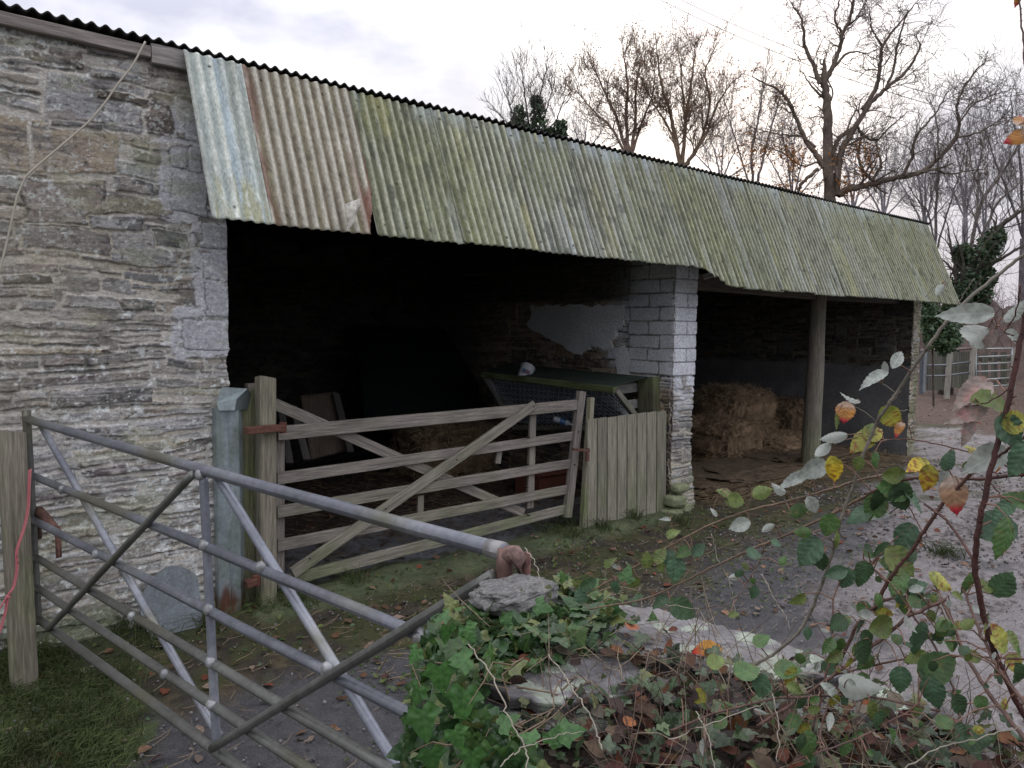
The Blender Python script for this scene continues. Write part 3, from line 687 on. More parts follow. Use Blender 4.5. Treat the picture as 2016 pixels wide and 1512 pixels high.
cg = np.array((.27, .315, .33))*(.75+.5*fbm(A_*.2, Z_*4, o=4, seed=5))[..., None]; cg = mixc(cg, np.array((.13, .06, .04)), sst(.22, .08, Z_+(fbm(A_*.2, Z_*6, o=3, seed=8)-.5)*.2))
cg = mixc(cg, np.array((.2, .23, .19)), sst(.5, .7, fbm(A_*.15, Z_*8, o=4, seed=9))*.6)
mb.grid(Pq, None, cg); mb.build('sheet_cladding', M['galv'], cp, smooth=True)
mb = MB(); q = [onY(437, 762, 4.31), onY(487, 765, 4.36), onY(466, 786, 4.30), onY(462, 808, 4.30), onY(430, 808, 4.31), onY(427, 792, 4.31)]
q2 = [p+np.array((0, .004, 0)) for p in q]; V = np.array(q+q2); mb.add(V, [np.array([[0, 5, 4, 3, 2, 1]]), np.array([[6, 7, 8, 9, 10, 11]])]+[np.array([[i, (i+1) % 6, 6+(i+1) % 6, 6+i]]) for i in range(6)], None, (.36, .42, .43))
r_ = [onY(487, 765, 4.36), onY(494, 775, 4.42), onY(488, 806, 4.42), onY(462, 808, 4.30), onY(466, 786, 4.30)]; mb.add(np.array(r_), [np.array([[0, 1, 2, 3, 4]])], None, (.16, .19, .2)); mb.build('folded_cap', M['galv'], cp)
mb = MB(); mb.beam(onY(497, 775, 4.52), onY(499, 1000, 4.52), .05, .05, up=(0, 1, 0), col=wcol((.15, .135, .1), seed=6)); mb.beam(onY(486, 770, 4.5), onY(508, 768, 4.5), .05, .09, col=wcol((.2, .18, .15), seed=6)); mb.build('packing_piece', M['wood'], cp)
# leaning slate at the wall foot
mb = MB(); c = onY(352, 1196, 4.24); n = 40; a = np.linspace(0, 2*math.pi, n, endpoint=False)
rr = np.where(np.cos(a) > .72, .13/np.maximum(np.cos(a), .1), .178)*(1+.02*np.sin(a*5)); rr = np.minimum(rr, .182)
V0 = np.stack([c[0]+rr*np.cos(a), c[1]-.02-.20*(.16-rr*np.sin(a)*-1*-1+0)*1, c[2]-.01+rr*np.sin(a)*1.15], 1); V0[:, 1] = c[1]+.05+(V0[:, 2]-c[2])*.32
V1 = V0+np.array((0, .014, 0)); V = np.r_[V0, V1]; mb.add(V, [np.arange(n)[None][:, ::-1], (np.arange(n)+n)[None]]+[np.stack([np.arange(n), (np.arange(n)+1) % n, n+(np.arange(n)+1) % n, n+np.arange(n)], 1)], V[:, [0, 2]], (.155, .175, .19))
tag(mb.build('roof_slate', M['slate'], None), 'round edged blue grey slate leaning on the foot of the stone wall', 'slate')

# small boarded panel in front of the pier
bp = empty('boarded_gate', gp_(1230, 1020), 'small gate of eight upright grey boards fixed in front of the white block pier', 'gate')
NB = 8; xl, xr = 1155, 1311
for i in range(NB):
    f0, f1 = i/NB, (i+1)/NB
    def at(f, top): return gp_(xl+(xr-xl)*f, (825-17*f) if top else (1047-42*f), 4.36)
    c0 = (at(f0, 1)+at(f1, 1))/2; c1 = (at(f0, 0)+at(f1, 0))/2; w = at(f1, 1)[0]-at(f0, 1)[0]
    c0 = c0+np.array((0, 0, random.uniform(-.006, .006))); c1 = c1+np.array((0, random.uniform(-.003, .003), 0))
    mb = MB(); mb.beam(c1, c0, w-.012, .02, up=(0, 1, 0), col=wcol(np.array((.25, .235, .185))*random.uniform(.8, 1.15), .5, .6, 70+i)); mb.build('board', M['wood'], bp)
for yy, y2 in ((868, 850), (980, 945)):
    mb = MB(); mb.beam(gp_(1158, yy, 4.385), gp_(1309, y2, 4.385), .03, .08, col=wcol((.12, .1, .08), seed=4)); mb.build('ledge', M['wood'], bp)
mb = MB(); mb.beam(gp_(1147, 1055, 4.36)*[1, 1, 0]+[0, 0, -.02], gp_(1163, 782, 4.40), .05, .05, up=(0, 1, 0), col=wcol((.23, .21, .16), .8, 1.2, 6)); mb.build('stile', M['wood'], bp)
mb = MB(); mb.beam(gp_(1128, 884, 4.33), gp_(1160, 888, 4.33), .02, .022, col=(.12, .06, .045)); mb.beam(gp_(1157, 882, 4.33), gp_(1156, 908, 4.33), .02, .03, up=(1, 0, 0), col=(.12, .06, .045)); mb.build('latch', M['rust'], bp)
# thick mossy post at the pier
o, s = post('mossy_post', (1289, 742), (1292, 1010), .27, .2, 'squat thick moss covered post between hurdle rails and white block pier', 4.62, wcol((.12, .115, .075), 1.2, 0, 44))
# pale loose hurdle rails beside it
hu = empty('hurdle', onY(1240, 830, 4.75), 'short pale grey rail hurdle standing left of the mossy post', 'hurdle')
for a, b in (((1207, 768), (1272, 760)), ((1222, 799), (1272, 792))):
    mb = MB(); mb.beam(onY(*a, 4.75), onY(*b, 4.75), .03, .085, col=wcol((.30, .29, .27), seed=8)); mb.build('rail', M['wood'], hu)
for a, b in (((1213, 775), (1240, 840)), ((1260, 765), (1258, 835))):
    mb = MB(); mb.beam(onY(*a, 4.8), onY(*b, 4.8), .05, .03, up=(0, 1, 0), col=wcol((.2, .19, .17), seed=9)); mb.build('upright', M['wood'], hu)

# ================================================================== TUBULAR METAL GATE, open towards the camera
A0 = np.array((.592, 4.20)); B0 = np.array((1.061, 1.248)); GL = 2.98
gd = (B0-A0)/np.linalg.norm(B0-A0); gn = np.array((-gd[1], gd[0]))
def G(s_, z, o=0.0): p = A0+gd*s_+gn*o; return np.array((p[0], p[1], z))
mg = empty('metal_gate', G(GL, 0), 'grey galvanised tubular steel gate with crossed diagonal braces standing open in front', 'gate')
def gcol(V):
    a = fbm(V[:, 0]*6, V[:, 1]*6, V[:, 2]*6, o=3, seed=5); c = np.array((.145, .153, .178))*(.7+.6*a)[:, None]
    up_ = sst(.5, .62, fbm(V[:, 0]*9, V[:, 1]*9, V[:, 2]*9, o=3, seed=9)); c = mixc(c, np.array((.27, .28, .30)), up_*.5)
    return mixc(c, np.array((.13, .125, .085)), sst(.55, .7, fbm(V[:, 0]*5, V[:, 1]*5, V[:, 2]*5, o=3, seed=12))*.8)
def gmoss(V):
    c = gcol(V); return mixc(c, np.array((.105, .10, .06)), .55+0*V[:, 0])
def glite(V): return gcol(V)*1.45
def tube(name, p, q, r, c=gcol, n=14, sag=0):
    t = np.linspace(0, 1, 24)[:, None]; P = p+(q-p)*t; P[:, 2] -= sag*np.sin(math.pi*t[:, 0])
    P = P+.002*(fbm(t[:, 0]*6, t[:, 0]*0+r*99, o=2, seed=3)-.5)[:, None]
    mb = MB(); mb.sweep(P, r, n=n, col=c); return mb.build(name, M['galv'], mg, smooth=True)
Z = [1.235, .972, .760, .585, .440, .290]
tube('top_rail', G(0, Z[0]), G(GL, Z[0]-.028), .0188, sag=.006)
tube('rail', G(.02, Z[1]), G(GL, Z[1]-.028), .0165); tube('rail', G(.03, Z[2]), G(GL, Z[2]-.03), .0165)
tube('rail', G(.04, Z[3]), G(GL, Z[3]-.03), .0165, gmoss); tube('rail', G(.04, Z[4]), G(GL, Z[4]-.03), .0165, gmoss)
tube('bottom_rail', G(.04, Z[5]), G(GL, Z[5]-.03), .019, gmoss)
tube('end_stile', G(0.0, 1.275), G(.06, .26), .019, gmoss); tube('hinge_stile', G(GL, 1.22), G(GL, .24), .019, wcol((.17, .10, .085), seed=3))
mo = .026
tube('upright', G(1.66, 1.21, 0), G(1.72, .28, 0), .0150, glite)
tube('brace', G(.11, 1.21, mo), G(1.69, .30, mo), .0150, glite); tube('brace', G(1.64, 1.20, -mo), G(.27, .30, -mo), .0135, gmoss)
tube('brace', G(1.70, 1.20, mo), G(3.0, .27, mo), .0155, glite); tube('brace', G(1.74, .30, -mo), G(2.97, 1.16, -mo), .0145, gmoss)
# weld collars and white paint splashes at the crossings
for (s_, z_) in [(.45, Z[1]), (.80, Z[2]), (1.12, Z[3]), (1.38, Z[4]), (1.68, Z[1]), (1.70, Z[2]), (1.71, Z[3]), (1.71, Z[4]), (2.02, Z[1]), (2.35, Z[2]), (1.66, 1.205), (2.72, Z[1]-.02), (2.35, Z[2]-.02)]:
    c = G(s_, z_-.006, -.012); mb = MB(); P, C_ = blob(c, (.0155, .018, .0185), int(s_*100), (.27, .275, .28), None, amp=.5, freq=2.5, nrs=12, p=.9); mb.grid(P[::-1], None, C_[::-1]*1.3); mb.build('weld', M['galv'], mg, smooth=True)
# latch hanging from the end stile
mb = MB(); mb.sweep([G(.03, .80, .03), G(.14, .765, .03), G(.26, .735, .03)], [.02, .024, .018], n=10, col=wcol((.12, .065, .05), seed=4)); mb.sweep([G(.26, .765, .03), G(.265, .62, .03)], .013, n=8, col=wcol((.14, .07, .055), seed=5)); mb.sweep([G(.02, .80, .03), G(.02, .66, .03)], .012, n=8, col=(.1, .06, .05)); mb.build('latch', M['rust'], mg, smooth=True)
# rusty iron hook the gate turns on, set in the wall end
hk = empty('hinge_hook', G(GL+.05, 1.08), 'rusty iron hinge eye and pin set in the concrete on the wall end', 'hinge')
mb = MB(); e = G(GL+.035, 1.205); ht = np.array((gd[0], gd[1], 0))
Pt = np.array([e-ht*.03+np.array((0, 0, .0)), e-ht*.005+np.array((0, 0, .004)), e+ht*.006+np.array((0, 0, -.004)), e+ht*.006+np.array((0, 0, -.05)), e+ht*.004+np.array((0, 0, -.13))])
mb.sweep(Pt, [.018, .020, .018, .013, .013], n=14, col=wcol((.20, .13, .115), seed=3)); mb.build('eye', M['rust'], hk, smooth=True)
mb = MB(); mb.sweep([e+ht*.0+np.array((.026, .0, .004)), e+ht*.0+np.array((.028, 0, -.13))], .010, n=10, col=wcol((.14, .07, .06), seed=3)); mb.build('pin', M['rust'], hk, smooth=True)
mb = MB(); mb.sweep([G(GL-.05, 1.208), G(GL-.005, 1.208)], [.0200, .0215], n=14, col=wcol((.32, .31, .31), seed=6)); mb.build('collar', M['galv'], hk, smooth=True)

# left foreground post and its pink twine
o, s = post('shutting_post', (21, 850), (46, 1325), .105, .10, 'stout weathered timber post at the free end of the tubular gate, pink twine on it', 4.06, wcol((.24, .215, .17), .5, 1.2, 50))
mb = MB(); pts = [onY(*q, 3.96) for q in [(58, 925), (56, 960), (55, 1000), (47, 1040), (31, 1085), (33, 1120), (27, 1155), (14, 1175), (10, 1205), (0, 1240), (-10, 1262)]]
pts2 = [onY(*q, 3.955) for q in [(20, 1165), (8, 1185), (-2, 1200), (-12, 1216)]]
def smoothp(P, n=6):
    P = np.array(P, float); t = np.arange(len(P)); tt = np.linspace(0, len(P)-1, n*len(P))
    Q = np.stack([np.interp(tt, t, P[:, k]) for k in range(3)], 1)
    for _ in range(3): Q[1:-1] = (Q[:-2]+Q[1:-1]*2+Q[2:])/4
    return Q
mb.sweep(smoothp(pts), .0042, n=6, col=(.50, .14, .16)); mb.sweep(smoothp(pts)[::-1]+np.array((.006, -.002, .004)), .0035, n=6, col=(.52, .2, .2)); mb.sweep(smoothp(pts2), .004, n=6, col=(.5, .14, .16))
mb.sweep([pts[7]+np.array((0, 0, .008)), pts[7]+np.array((.008, 0, -.008))], .009, n=8, col=(.55, .2, .2))
tag(mb.build('baler_twine', M['twine'], None, smooth=True), 'knotted pink baler twine hanging from the post at the gate end', 'twine')
# pale cable slung across the wall
mb = MB(); cb = [onY(*q, 4.33) for q in [(286, 82), (262, 128), (232, 165), (205, 205), (175, 240), (125, 283), (75, 325), (50, 348), (34, 385), (25, 425), (15, 470), (3, 520), (-20, 600), (-60, 700)]]
mb.sweep(smoothp(cb, 8), .0052, n=8, col=(.42, .38, .31)); tag(mb.build('cable', M['cable'], None, smooth=True), 'pale cable slung diagonally across the stone wall from the roof edge', 'cable')

# ================================================================== THINGS INSIDE THE BAYS
def panel(name, px, Ys, th, col, label, cat, mat='wood'):
    q = [onY(x, y, Y) for (x, y), Y in zip(px, Ys)]; nrm = np.cross(q[1]-q[0], q[3]-q[0]); nrm /= np.linalg.norm(nrm)
    mb = MB(); a = np.linspace(0, 1, 14); A_, B_ = np.meshgrid(a, a, indexing='ij')
    P = q[0]*((1-A_)*(1-B_))[..., None]+q[1]*(A_*(1-B_))[..., None]+q[2]*(A_*B_)[..., None]+q[3]*((1-A_)*B_)[..., None]
    P = P+nrm*((fbm(A_*2, B_*2, o=2, seed=3)-.5)*.03)[..., None]
    c = np.array(col)*(.7+.6*fbm(A_*4, B_*4, o=3, seed=7))[..., None]
    uvv = np.stack([B_*1.2, A_*1.0], -1)
    mb.grid(P, uvv, c); o = mb.build(name, M[mat], None, smooth=True); so = o.modifiers.new('thick', 'SOLIDIFY'); so.thickness = th
    return tag(o, label, cat)
panel('plywood_sheet', [(592, 778), (664, 770), (690, 885), (612, 905)], [6.9, 6.9, 6.6, 6.6], .018, (.12, .09, .07), 'brown board leaning upright inside the left bay', 'board')
for i, (a, b, c, lb) in enumerate([((577, 800), (604, 905), (.13, .12, .115), 'narrow pale batten leaning closest to the brown board on its left'), ((552, 800), (570, 912), (.11, .10, .095), 'narrow grey batten leaning just right of the gate post in the dark'), ((661, 775), (690, 890), (.09, .08, .075), 'narrow dark batten leaning on the right edge of the brown board')]):
    mb = MB(); mb.beam(onY(*a, 6.85), onY(*b, 6.5), .07, .025, up=(0, 1, 0), col=wcol(c, seed=i)); tag(mb.build('batten', M['wood'], None), lb, 'batten')
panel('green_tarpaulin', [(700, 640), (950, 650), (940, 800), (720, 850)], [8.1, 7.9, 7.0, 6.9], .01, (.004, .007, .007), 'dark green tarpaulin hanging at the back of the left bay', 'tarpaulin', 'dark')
def hay(name, c, size, seed, label, col=(.21, .145, .09), n=2600, cat='hay bale', group=None, kind=None):
    P, C_ = blob(c, size, seed, col, None); fz = (fbm(P[..., 0]*26, P[..., 1]*26, P[..., 2]*34, o=4, seed=seed+9)-.5)[..., None]; P = P+(P-np.asarray(c))*fz*.22; C_ = C_*(.55+1.5*(fz+.35)); mb = MB(); mb.grid(P[::-1], None, C_[::-1])
    rg = np.random.RandomState(seed); k = rg.randint(0, P.shape[0]*P.shape[1], n); S = P.reshape(-1, 3)[k]; c0 = np.asarray(c)
    out = (S-c0)/np.asarray(size); out /= np.linalg.norm(out, axis=1)[:, None]+1e-9
    d = rg.normal(size=(n, 3))*.8+out*.35; d[:, 2] *= .6; d -= .25*np.array((0, 0, 1)); d /= np.linalg.norm(d, axis=1)[:, None]; Ls = rg.uniform(.05, .15, n)
    polys = []
    for i in range(n):
        p0 = S[i]+out[i]*.006; m_ = p0+d[i]*Ls[i]*.5+out[i]*.012; e_ = p0+d[i]*Ls[i]-np.array((0, 0, .02)); polys.append(([p0, m_, e_], [.0030, .0026, .0016]))
    mb.tubes(polys, 3, lambda V: np.array((.36, .265, .165))*(.4+1.0*vn(V[:, 0]*40, V[:, 1]*40, V[:, 2]*40, 3))[:, None])
    return tag(mb.build(name, M['hay'], None, smooth=True), label, cat, group, kind)
def gpt(x, y, z=0): return onZ(x, y, z)
hc = gpt(900, 950); hay('hay_bale', (hc[0]+.1, hc[1]+.35, .30), (.52, .42, .36), 1, 'rounded heap of brown hay seen through the timber gate', n=2600)
b1 = onY(1443, 806, 6.0); hay('hay_bale', b1, (.52, .38, .31), 2, 'broken hay bale sitting highest on the pile in the right bay', n=3000)
b2 = onY(1418, 868, 5.75); hay('hay_bale', b2, (.44, .42, .30), 3, 'slumped hay bale at the foot of the pile next to the pier', n=2600)
b3 = onY(1556, 832, 6.2); hay('hay_bale', b3, (.50, .45, .38), 4, 'loose hay bale directly behind the round timber prop', n=2600)
b4 = onY(1505, 885, 5.7); hay('hay_bale', b4, (.60, .5, .24), 5, 'flattened torn hay bale low in the middle of the pile', n=2600)
# loose straw on the bay floor
mb = MB(); rg = np.random.RandomState(3); polys = []
for i in range(7000):
    x = rg.uniform(6.15, 10.6); y = rg.normal(5.0, .55)
    if y < 4.0 or y > 6.4: continue
    z = float(0)+.01+abs(rg.normal(0, .03)); a_ = rg.uniform(0, 6.28); l_ = rg.uniform(.05, .16)
    p = np.array((x, y, z)); polys.append(([p, p+np.array((math.cos(a_), math.sin(a_), rg.uniform(-.1, .35)))*l_], [.0022, .0014]))
for i in range(2600):
    x = rg.uniform(1.8, 5.5); y = rg.uniform(4.6, 7.5); z = .015; a_ = rg.uniform(0, 6.28); l_ = rg.uniform(.03, .12)
    p = np.array((x, y, z)); polys.append(([p, p+np.array((math.cos(a_), math.sin(a_), .2))*l_], [.002, .001]))
sP = np.array([p[0][0] for p in polys]); zz_ = gz(sP[:, 0], sP[:, 1])
for p, z_ in zip(polys, zz_):
    for q in p[0]: q[2] += z_+.008
mb.tubes(polys, 3, lambda V: np.array((.24, .175, .10))*(.4+1.0*vn(V[:, 0]*30, V[:, 1]*30, V[:, 2]*30, 3))[:, None])
for q, (cx_, cy_, sx, sy, sz) in enumerate([(8.0, 5.0, 1.2, .6, .12), (9.2, 5.2, 1.0, .7, .14), (7.0, 4.9, .7, .5, .09)]):
    P, C_ = blob((cx_, cy_, 0), (sx, sy, sz), 90+q, (.12, .088, .055), None, amp=.6, freq=4); mb.grid(P[::-1], None, C_[::-1])
tag(mb.build('loose_straw', M['hay'], None), 'loose straw and hay trodden over the bay floors', 'straw', kind='stuff')
# hay rack with netting on the partition wall
hr = empty('hay_rack', onX(1130, 830, 5.35), 'green topped hay rack with wire netting against the partition wall', 'hay rack')
TL, TR, BL, BR = onX(952, 737, 5.05), onX(1212, 768, 5.05), onX(1012, 842, 5.42), onX(1268, 842, 5.42)
WTL, WTR = onX(1000, 715, 5.6), onX(1278, 742, 5.6)
mg_ = wcol((.10, .115, .05), .9, 0, 4)
for nm, a, b, w, h in (('top_rail', TL, TR, .06, .06), ('bottom_rail', BL, BR, .05, .05), ('end_rail', TL, BL, .05, .05), ('end_rail', TR, BR, .05, .05)):
    mb = MB(); mb.beam(a, b, w, h, col=mg_ if nm == 'top_rail' else wcol((.17, .16, .14), .3, 0, 4)); mb.build(nm, M['wood'], hr)
mb = MB(); a = np.linspace(0, 1, 12); A_, B_ = np.meshgrid(a, a, indexing='ij')
P = (TL+[0, 0, .03])*((1-A_)*(1-B_))[..., None]+(TR+[0, 0, .03])*(A_*(1-B_))[..., None]+WTR*(A_*B_)[..., None]+WTL*((1-A_)*B_)[..., None]
mb.grid(P, None, np.array((.035, .055, .042))*(.6+.8*fbm(A_*6, B_*6, o=3, seed=3))[..., None]); o = mb.build('top_sheet', M['dark'], hr)
mb = MB(); polys = []
for i in range(34):
    for sgn in (0, 1):
        t0 = i/26.; u0 = t0-.16*sgn*0
        a0 = TL+(TR-TL)*min(max(t0-.25*sgn, 0), 1); a1 = BL+(BR-BL)*min(max(t0-.25*(1-sgn), 0), 1); polys.append(([a0+[0, -.01, 0], a1+[0, -.01, 0]], [.0028, .0028]))
for i in range(1, 9):
    t0 = i/9.; polys.append(([TL+(BL-TL)*t0, TR+(BR-TR)*t0], [.0022, .0022]))
mb.tubes(polys, 4, (.45, .47, .5)); mb.build('wire_netting', M['galv'], hr)
mb = MB(); A_, B_ = np.meshgrid(np.linspace(.04, .97, 20), np.linspace(.06, .95, 150), indexing='ij')
P = TL*((1-A_)*(1-B_))[..., None]+TR*(A_*(1-B_))[..., None]+BR*(A_*B_)[..., None]+BL*((1-A_)*B_)[..., None]; P = P+np.array((.06, .02, .012))*np.cos(B_*60)[..., None]*.35+np.array((.07, .03, 0))
mb.grid(P, None, np.array((.16, .18, .21))*(.6+.7*fbm(A_*7, B_*5, o=3, seed=5))[..., None]); mb.build('corrugated_back', M['galv'], hr, smooth=True)
# bucket lying on the rack
bk = onX(1034, 735, 5.15); be = empty('bucket', bk, 'white plastic bucket with a torn label lying on the hay rack', 'bucket')
ax = -CU*.75+CR*-.35+FW*-.45; ax /= np.linalg.norm(ax)
mb = MB(); t = np.linspace(0, 1, 8); mb.sweep(bk+ax*(t*.15-.08)[:, None], .062+.014*(1-t), n=24, cap=False, col=(.55, .56, .58)); mb.sweep([bk+ax*.066, bk+ax*.07], .062, n=24, col=(.5, .5, .52)); mb.build('body', M['plastic'], be, smooth=True)
mb = MB(); mb.sweep([bk+ax*-.082, bk+ax*-.072], .079, n=24, cap=False, col=(.6, .61, .62)); mb.build('rim', M['plastic'], be, smooth=True)
mb = MB(); t = np.linspace(-.6, .6, 10); sd_ = np.cross(ax, FW); sd_ /= np.linalg.norm(sd_); fr = np.cross(sd_, ax); fr = fr if fr@FW < 0 else -fr
A_, B_ = np.meshgrid(t, np.linspace(-.01, .04, 4), indexing='ij'); P = bk+ax*B_[..., None]+.0715*(sd_*np.sin(A_)[..., None]+fr*np.cos(A_)[..., None])
mb.grid(P, None, np.where((fbm(A_*6, B_*90, o=2, seed=3) > .55)[..., None], np.array((.4, .05, .05)), np.array((.12, .16, .25)))); mb.build('label', M['plastic'], be, smooth=True)
mb = MB(); t = np.linspace(0, math.pi, 14); P = bk-ax*.07+sd_*(.08*np.cos(t))[:, None]+(fr*.6+ax*.5)*(.07*np.sin(t))[:, None]; mb.sweep(P, .0025, n=6, col=(.3, .3, .3)); mb.build('handle', M['galv'], be)
# drink bottle
bt = onX(1108, 830, 5.25); bo = empty('bottle', bt, 'clear plastic bottle with a blue label lying below the wire netting', 'bottle')
ax2 = CR*.93-CU*.3; t = np.array([-.10, -.095, -.03, .03, .06, .075, .095]); mb = MB(); mb.sweep(bt+ax2*t[:, None], np.array([.02, .031, .032, .032, .026, .014, .013]), n=16, col=(.42, .46, .50)); mb.build('body', M['plastic'], bo, smooth=True)
mb = MB(); mb.sweep([bt+ax2*-.035, bt+ax2*.025], .0335, n=16, cap=False, col=(.05, .14, .30)); mb.build('label', M['plastic'], bo, smooth=True)
mb = MB(); mb.sweep([bt+ax2*.09, bt+ax2*.108], .0155, n=12, col=(.55, .55, .55)); mb.build('cap', M['plastic'], bo)
# red brown trough
tr = gpt(1085, 985); tq = empty('trough', (tr[0]+.1, tr[1]+.1, 0), 'reddish brown plastic trough on the floor behind the wooden gate', 'trough')
mb = MB(); rc = lambda V: np.array((.17, .065, .045))*(.6+.7*fbm(V[:, 0]*9, V[:, 1]*9, V[:, 2]*9, o=3, seed=4))[:, None]
x0, y0 = tr[0]-.18, tr[1]-.02
for lo, hi in (((x0, y0, .0), (x0+.5, y0+.02, .27)), ((x0, y0+.33, 0), (x0+.5, y0+.35, .27)), ((x0, y0+.02, 0), (x0+.02, y0+.33, .27)), ((x0+.48, y0+.02, 0), (x0+.5, y0+.33, .27)), ((x0+.02, y0+.02, 0), (x0+.48, y0+.33, .03))): mb.box(lo, hi, rc)
mb.build('body', M['plastic'], tq)
mb = MB()
for a, b in (((x0-.01, y0-.01), (x0+.51, y0-.01)), ((x0-.01, y0+.36), (x0+.51, y0+.36)), ((x0-.01, y0-.01), (x0-.01, y0+.36)), ((x0+.51, y0-.01), (x0+.51, y0+.36))): mb.beam((*a, .275), (*b, .275), .04, .03, col=rc)
mb.build('rim', M['plastic'], tq)

# ================================================================== FAR FENCE, GATE AND BOARDS
D1 = 19.0
def ffp(x, y, dd=0): return atD(x, y, D1+dd)
wc = wcol((.27, .255, .225), .12, 0, 91)
def simple(name, a, b, w, label, cat, group=None, dd=0, c=wc, mat='wood', h=None):
    mb = MB(); A_ = ffp(*a, dd); B_ = ffp(*b, dd); mb.beam(B_, A_, w, h or w, up=(0, 1, 0), col=c, seg=.2, wob=.01); return tag(mb.build(name, M[mat], None), label, cat, group)
simple('fence_post', (1870, 692), (1864, 785), .11, 'split pale wooden fence post nearest the barn end, standing clear of the boards', 'post')
simple('fence_post', (1917, 676), (1911, 778), .11, 'tall pale wooden post that carries the five barred yard gate', 'post')
simple('fence_post', (1999, 684), (1992, 766), .12, 'pale wooden post at the latch side of the yard gate', 'post')
simple('steel_post', (1821, 690), (1818, 772), .09, 'bluish steel post beside the end wall of the barn', 'post', c=(.20, .22, .23), mat='galv')
simple('steel_post', (1815, 690), (1813, 775), .06, 'slim dark steel post touching the barn end wall', 'post', c=(.08, .09, .11), mat='galv')
for k, (ya, yb, lb) in enumerate([(690, 686, 'rusty uppermost rail of the far yard fence'), (720, 712, 'middle grey rail of the far yard fence'), (741, 733, 'lowest grey rail of the far yard fence')]):
    mb = MB(); mb.sweep([ffp(1813, ya), ffp(1862, ya-1.5), ffp(1914, yb)], .024 if k else .032, n=8, col=(.16, .17, .19) if k else (.20, .15, .14)); tag(mb.build('fence_rail', M['galv'], None, smooth=True), lb, 'rail')
yg = empty('yard_gate', ffp(1955, 770), 'distant galvanised gate of five level rails beyond the lane', 'gate')
for ya, yb in ((687, 686), (703, 700), (717, 714), (732, 729), (748, 744), (762, 758)):
    mb = MB(); mb.sweep([ffp(1920, ya), ffp(1993, yb)], .021, n=8, col=(.33, .35, .34)); mb.build('rail', M['galv'], yg, smooth=True)
for xx in (1921, 1993):
    mb = MB(); mb.sweep([ffp(xx, 686), ffp(xx, 762)], .024, n=8, col=(.3, .32, .33)); mb.build('stile', M['galv'], yg, smooth=True)
for i, (x0_, x1_, yt, yb, lb) in enumerate([(1822, 1868, 692, 768, 'dark close boarded fence section behind the split post'), (1870, 1916, 692, 764, 'dark close boarded fence section between the two wooden posts'), (1920, 1995, 694, 760, 'dark gappy boarded fence seen through the distant gate')]):
    be = empty('board_fence', ffp((x0_+x1_)/2, yb, 1.6), lb, 'fence'); n = 10 if i < 2 else 12
    mb = MB()
    for j in range(n):
        f = (j+.5)/n; xx = x0_+(x1_-x0_)*f
        if i == 2 and j % 3 == 1: continue
        w = np.linalg.norm(ffp(x1_, 700, 1.6)-ffp(x0_, 700, 1.6))/n
        mb.beam(ffp(xx, yb+random.uniform(-1, 1), 1.6), ffp(xx, yt+random.uniform(-1, 1), 1.6), w*.93, .02, up=tuple(-FW), col=wcol(np.array((.085, .08, .072))*random.uniform(.7, 1.3), .2, 0, j), seg=.3)
    mb.build('boarding', M['wood'], be)
    for yy in (708, 750):
        mb = MB(); mb.beam(ffp(x0_, yy, 1.63), ffp(x1_, yy-1, 1.63), .04, .09, col=(.06, .055, .05), seg=.4); mb.build('rail', M['wood'], be)
# ================================================================== FOREGROUND WALL with slates, ivy and brambles
def xE(y): return 1.305-.225*(np.asarray(y)-.65)
def xW(y): return np.interp(np.asarray(y, float), [-1, .3, .6, .85, 1.0, 1.2, 1.26], [.58, .62, .67, .705, .755, .835, .87])
def WS(y): return (xE(y)-xW(y))/.62
fw = empty('garden_wall', (1.0, .6, 0), 'low dry stone wall topped with slates and overgrown with ivy and brambles', 'wall')
pr_ = np.array([(.07, 0), (.03, .5), (.0, .98), (-.04, 1.045), (-.20, 1.05), (-.38, 1.04), (-.50, 1.0), (-.58, .92), (-.62, .75), (-.66, .4), (-.70, 0)])
tt = np.linspace(0, len(pr_)-1, 260); prx = np.interp(tt, np.arange(len(pr_)), pr_[:, 0]); prz = np.interp(tt, np.arange(len(pr_)), pr_[:, 1])
yy = np.r_[np.arange(-1.2, 1.16, .012), 1.16+.10*np.sin(np.linspace(0, math.pi/2, 22))]
cl = np.where(yy > 1.16, np.cos(np.arcsin(np.clip((yy-1.16)/.10, 0, 1))), 1.0)
I_, Y_ = np.meshgrid(np.arange(260), yy, indexing='ij'); CL = np.broadcast_to(cl, Y_.shape)
cx = -.33; X_ = xE(Y_)+(cx+(prx[I_]-cx)*(.78+.22*CL))*WS(Y_); Z_ = prz[I_]*(1-.06*(1-CL)); X_ = np.where(CL < .02, xE(Y_)+cx*WS(Y_), X_)
arc = np.r_[0, np.cumsum(np.hypot(np.diff(prx), np.diff(prz)))]
u, v, Hw, Cw, *_ = masonry(2.8, 3.0, .012, 81, rects=layout(2.8, 3.0, 82, .5))
iu = np.clip(((Y_+1.2)/.012).astype(int), 0, u.shape[0]-1); iv = np.clip((arc[I_]/.012).astype(int), 0, u.shape[1]-1)
C = Cw[iu, iv]*.55; h = Hw[iu, iv]
topm = sst(.9, 1.02, Z_); C = mixc(C, np.array((.045, .035, .028))*(.5+fbm(X_*30, Y_*30, o=3, seed=3)[..., None]), topm)
ang = np.where(I_ < 60, 1, np.where(I_ > 180, -1, 0)); X_ = X_+ang*h; Z_ = Z_+(ang == 0)*(fbm(X_*14, Y_*14, o=4, seed=7)-.5)*.05
mb = MB(); mb.grid(np.stack([X_, Y_, Z_], -1), None, C); mb.build('stonework', M['stone'], fw, smooth=True)
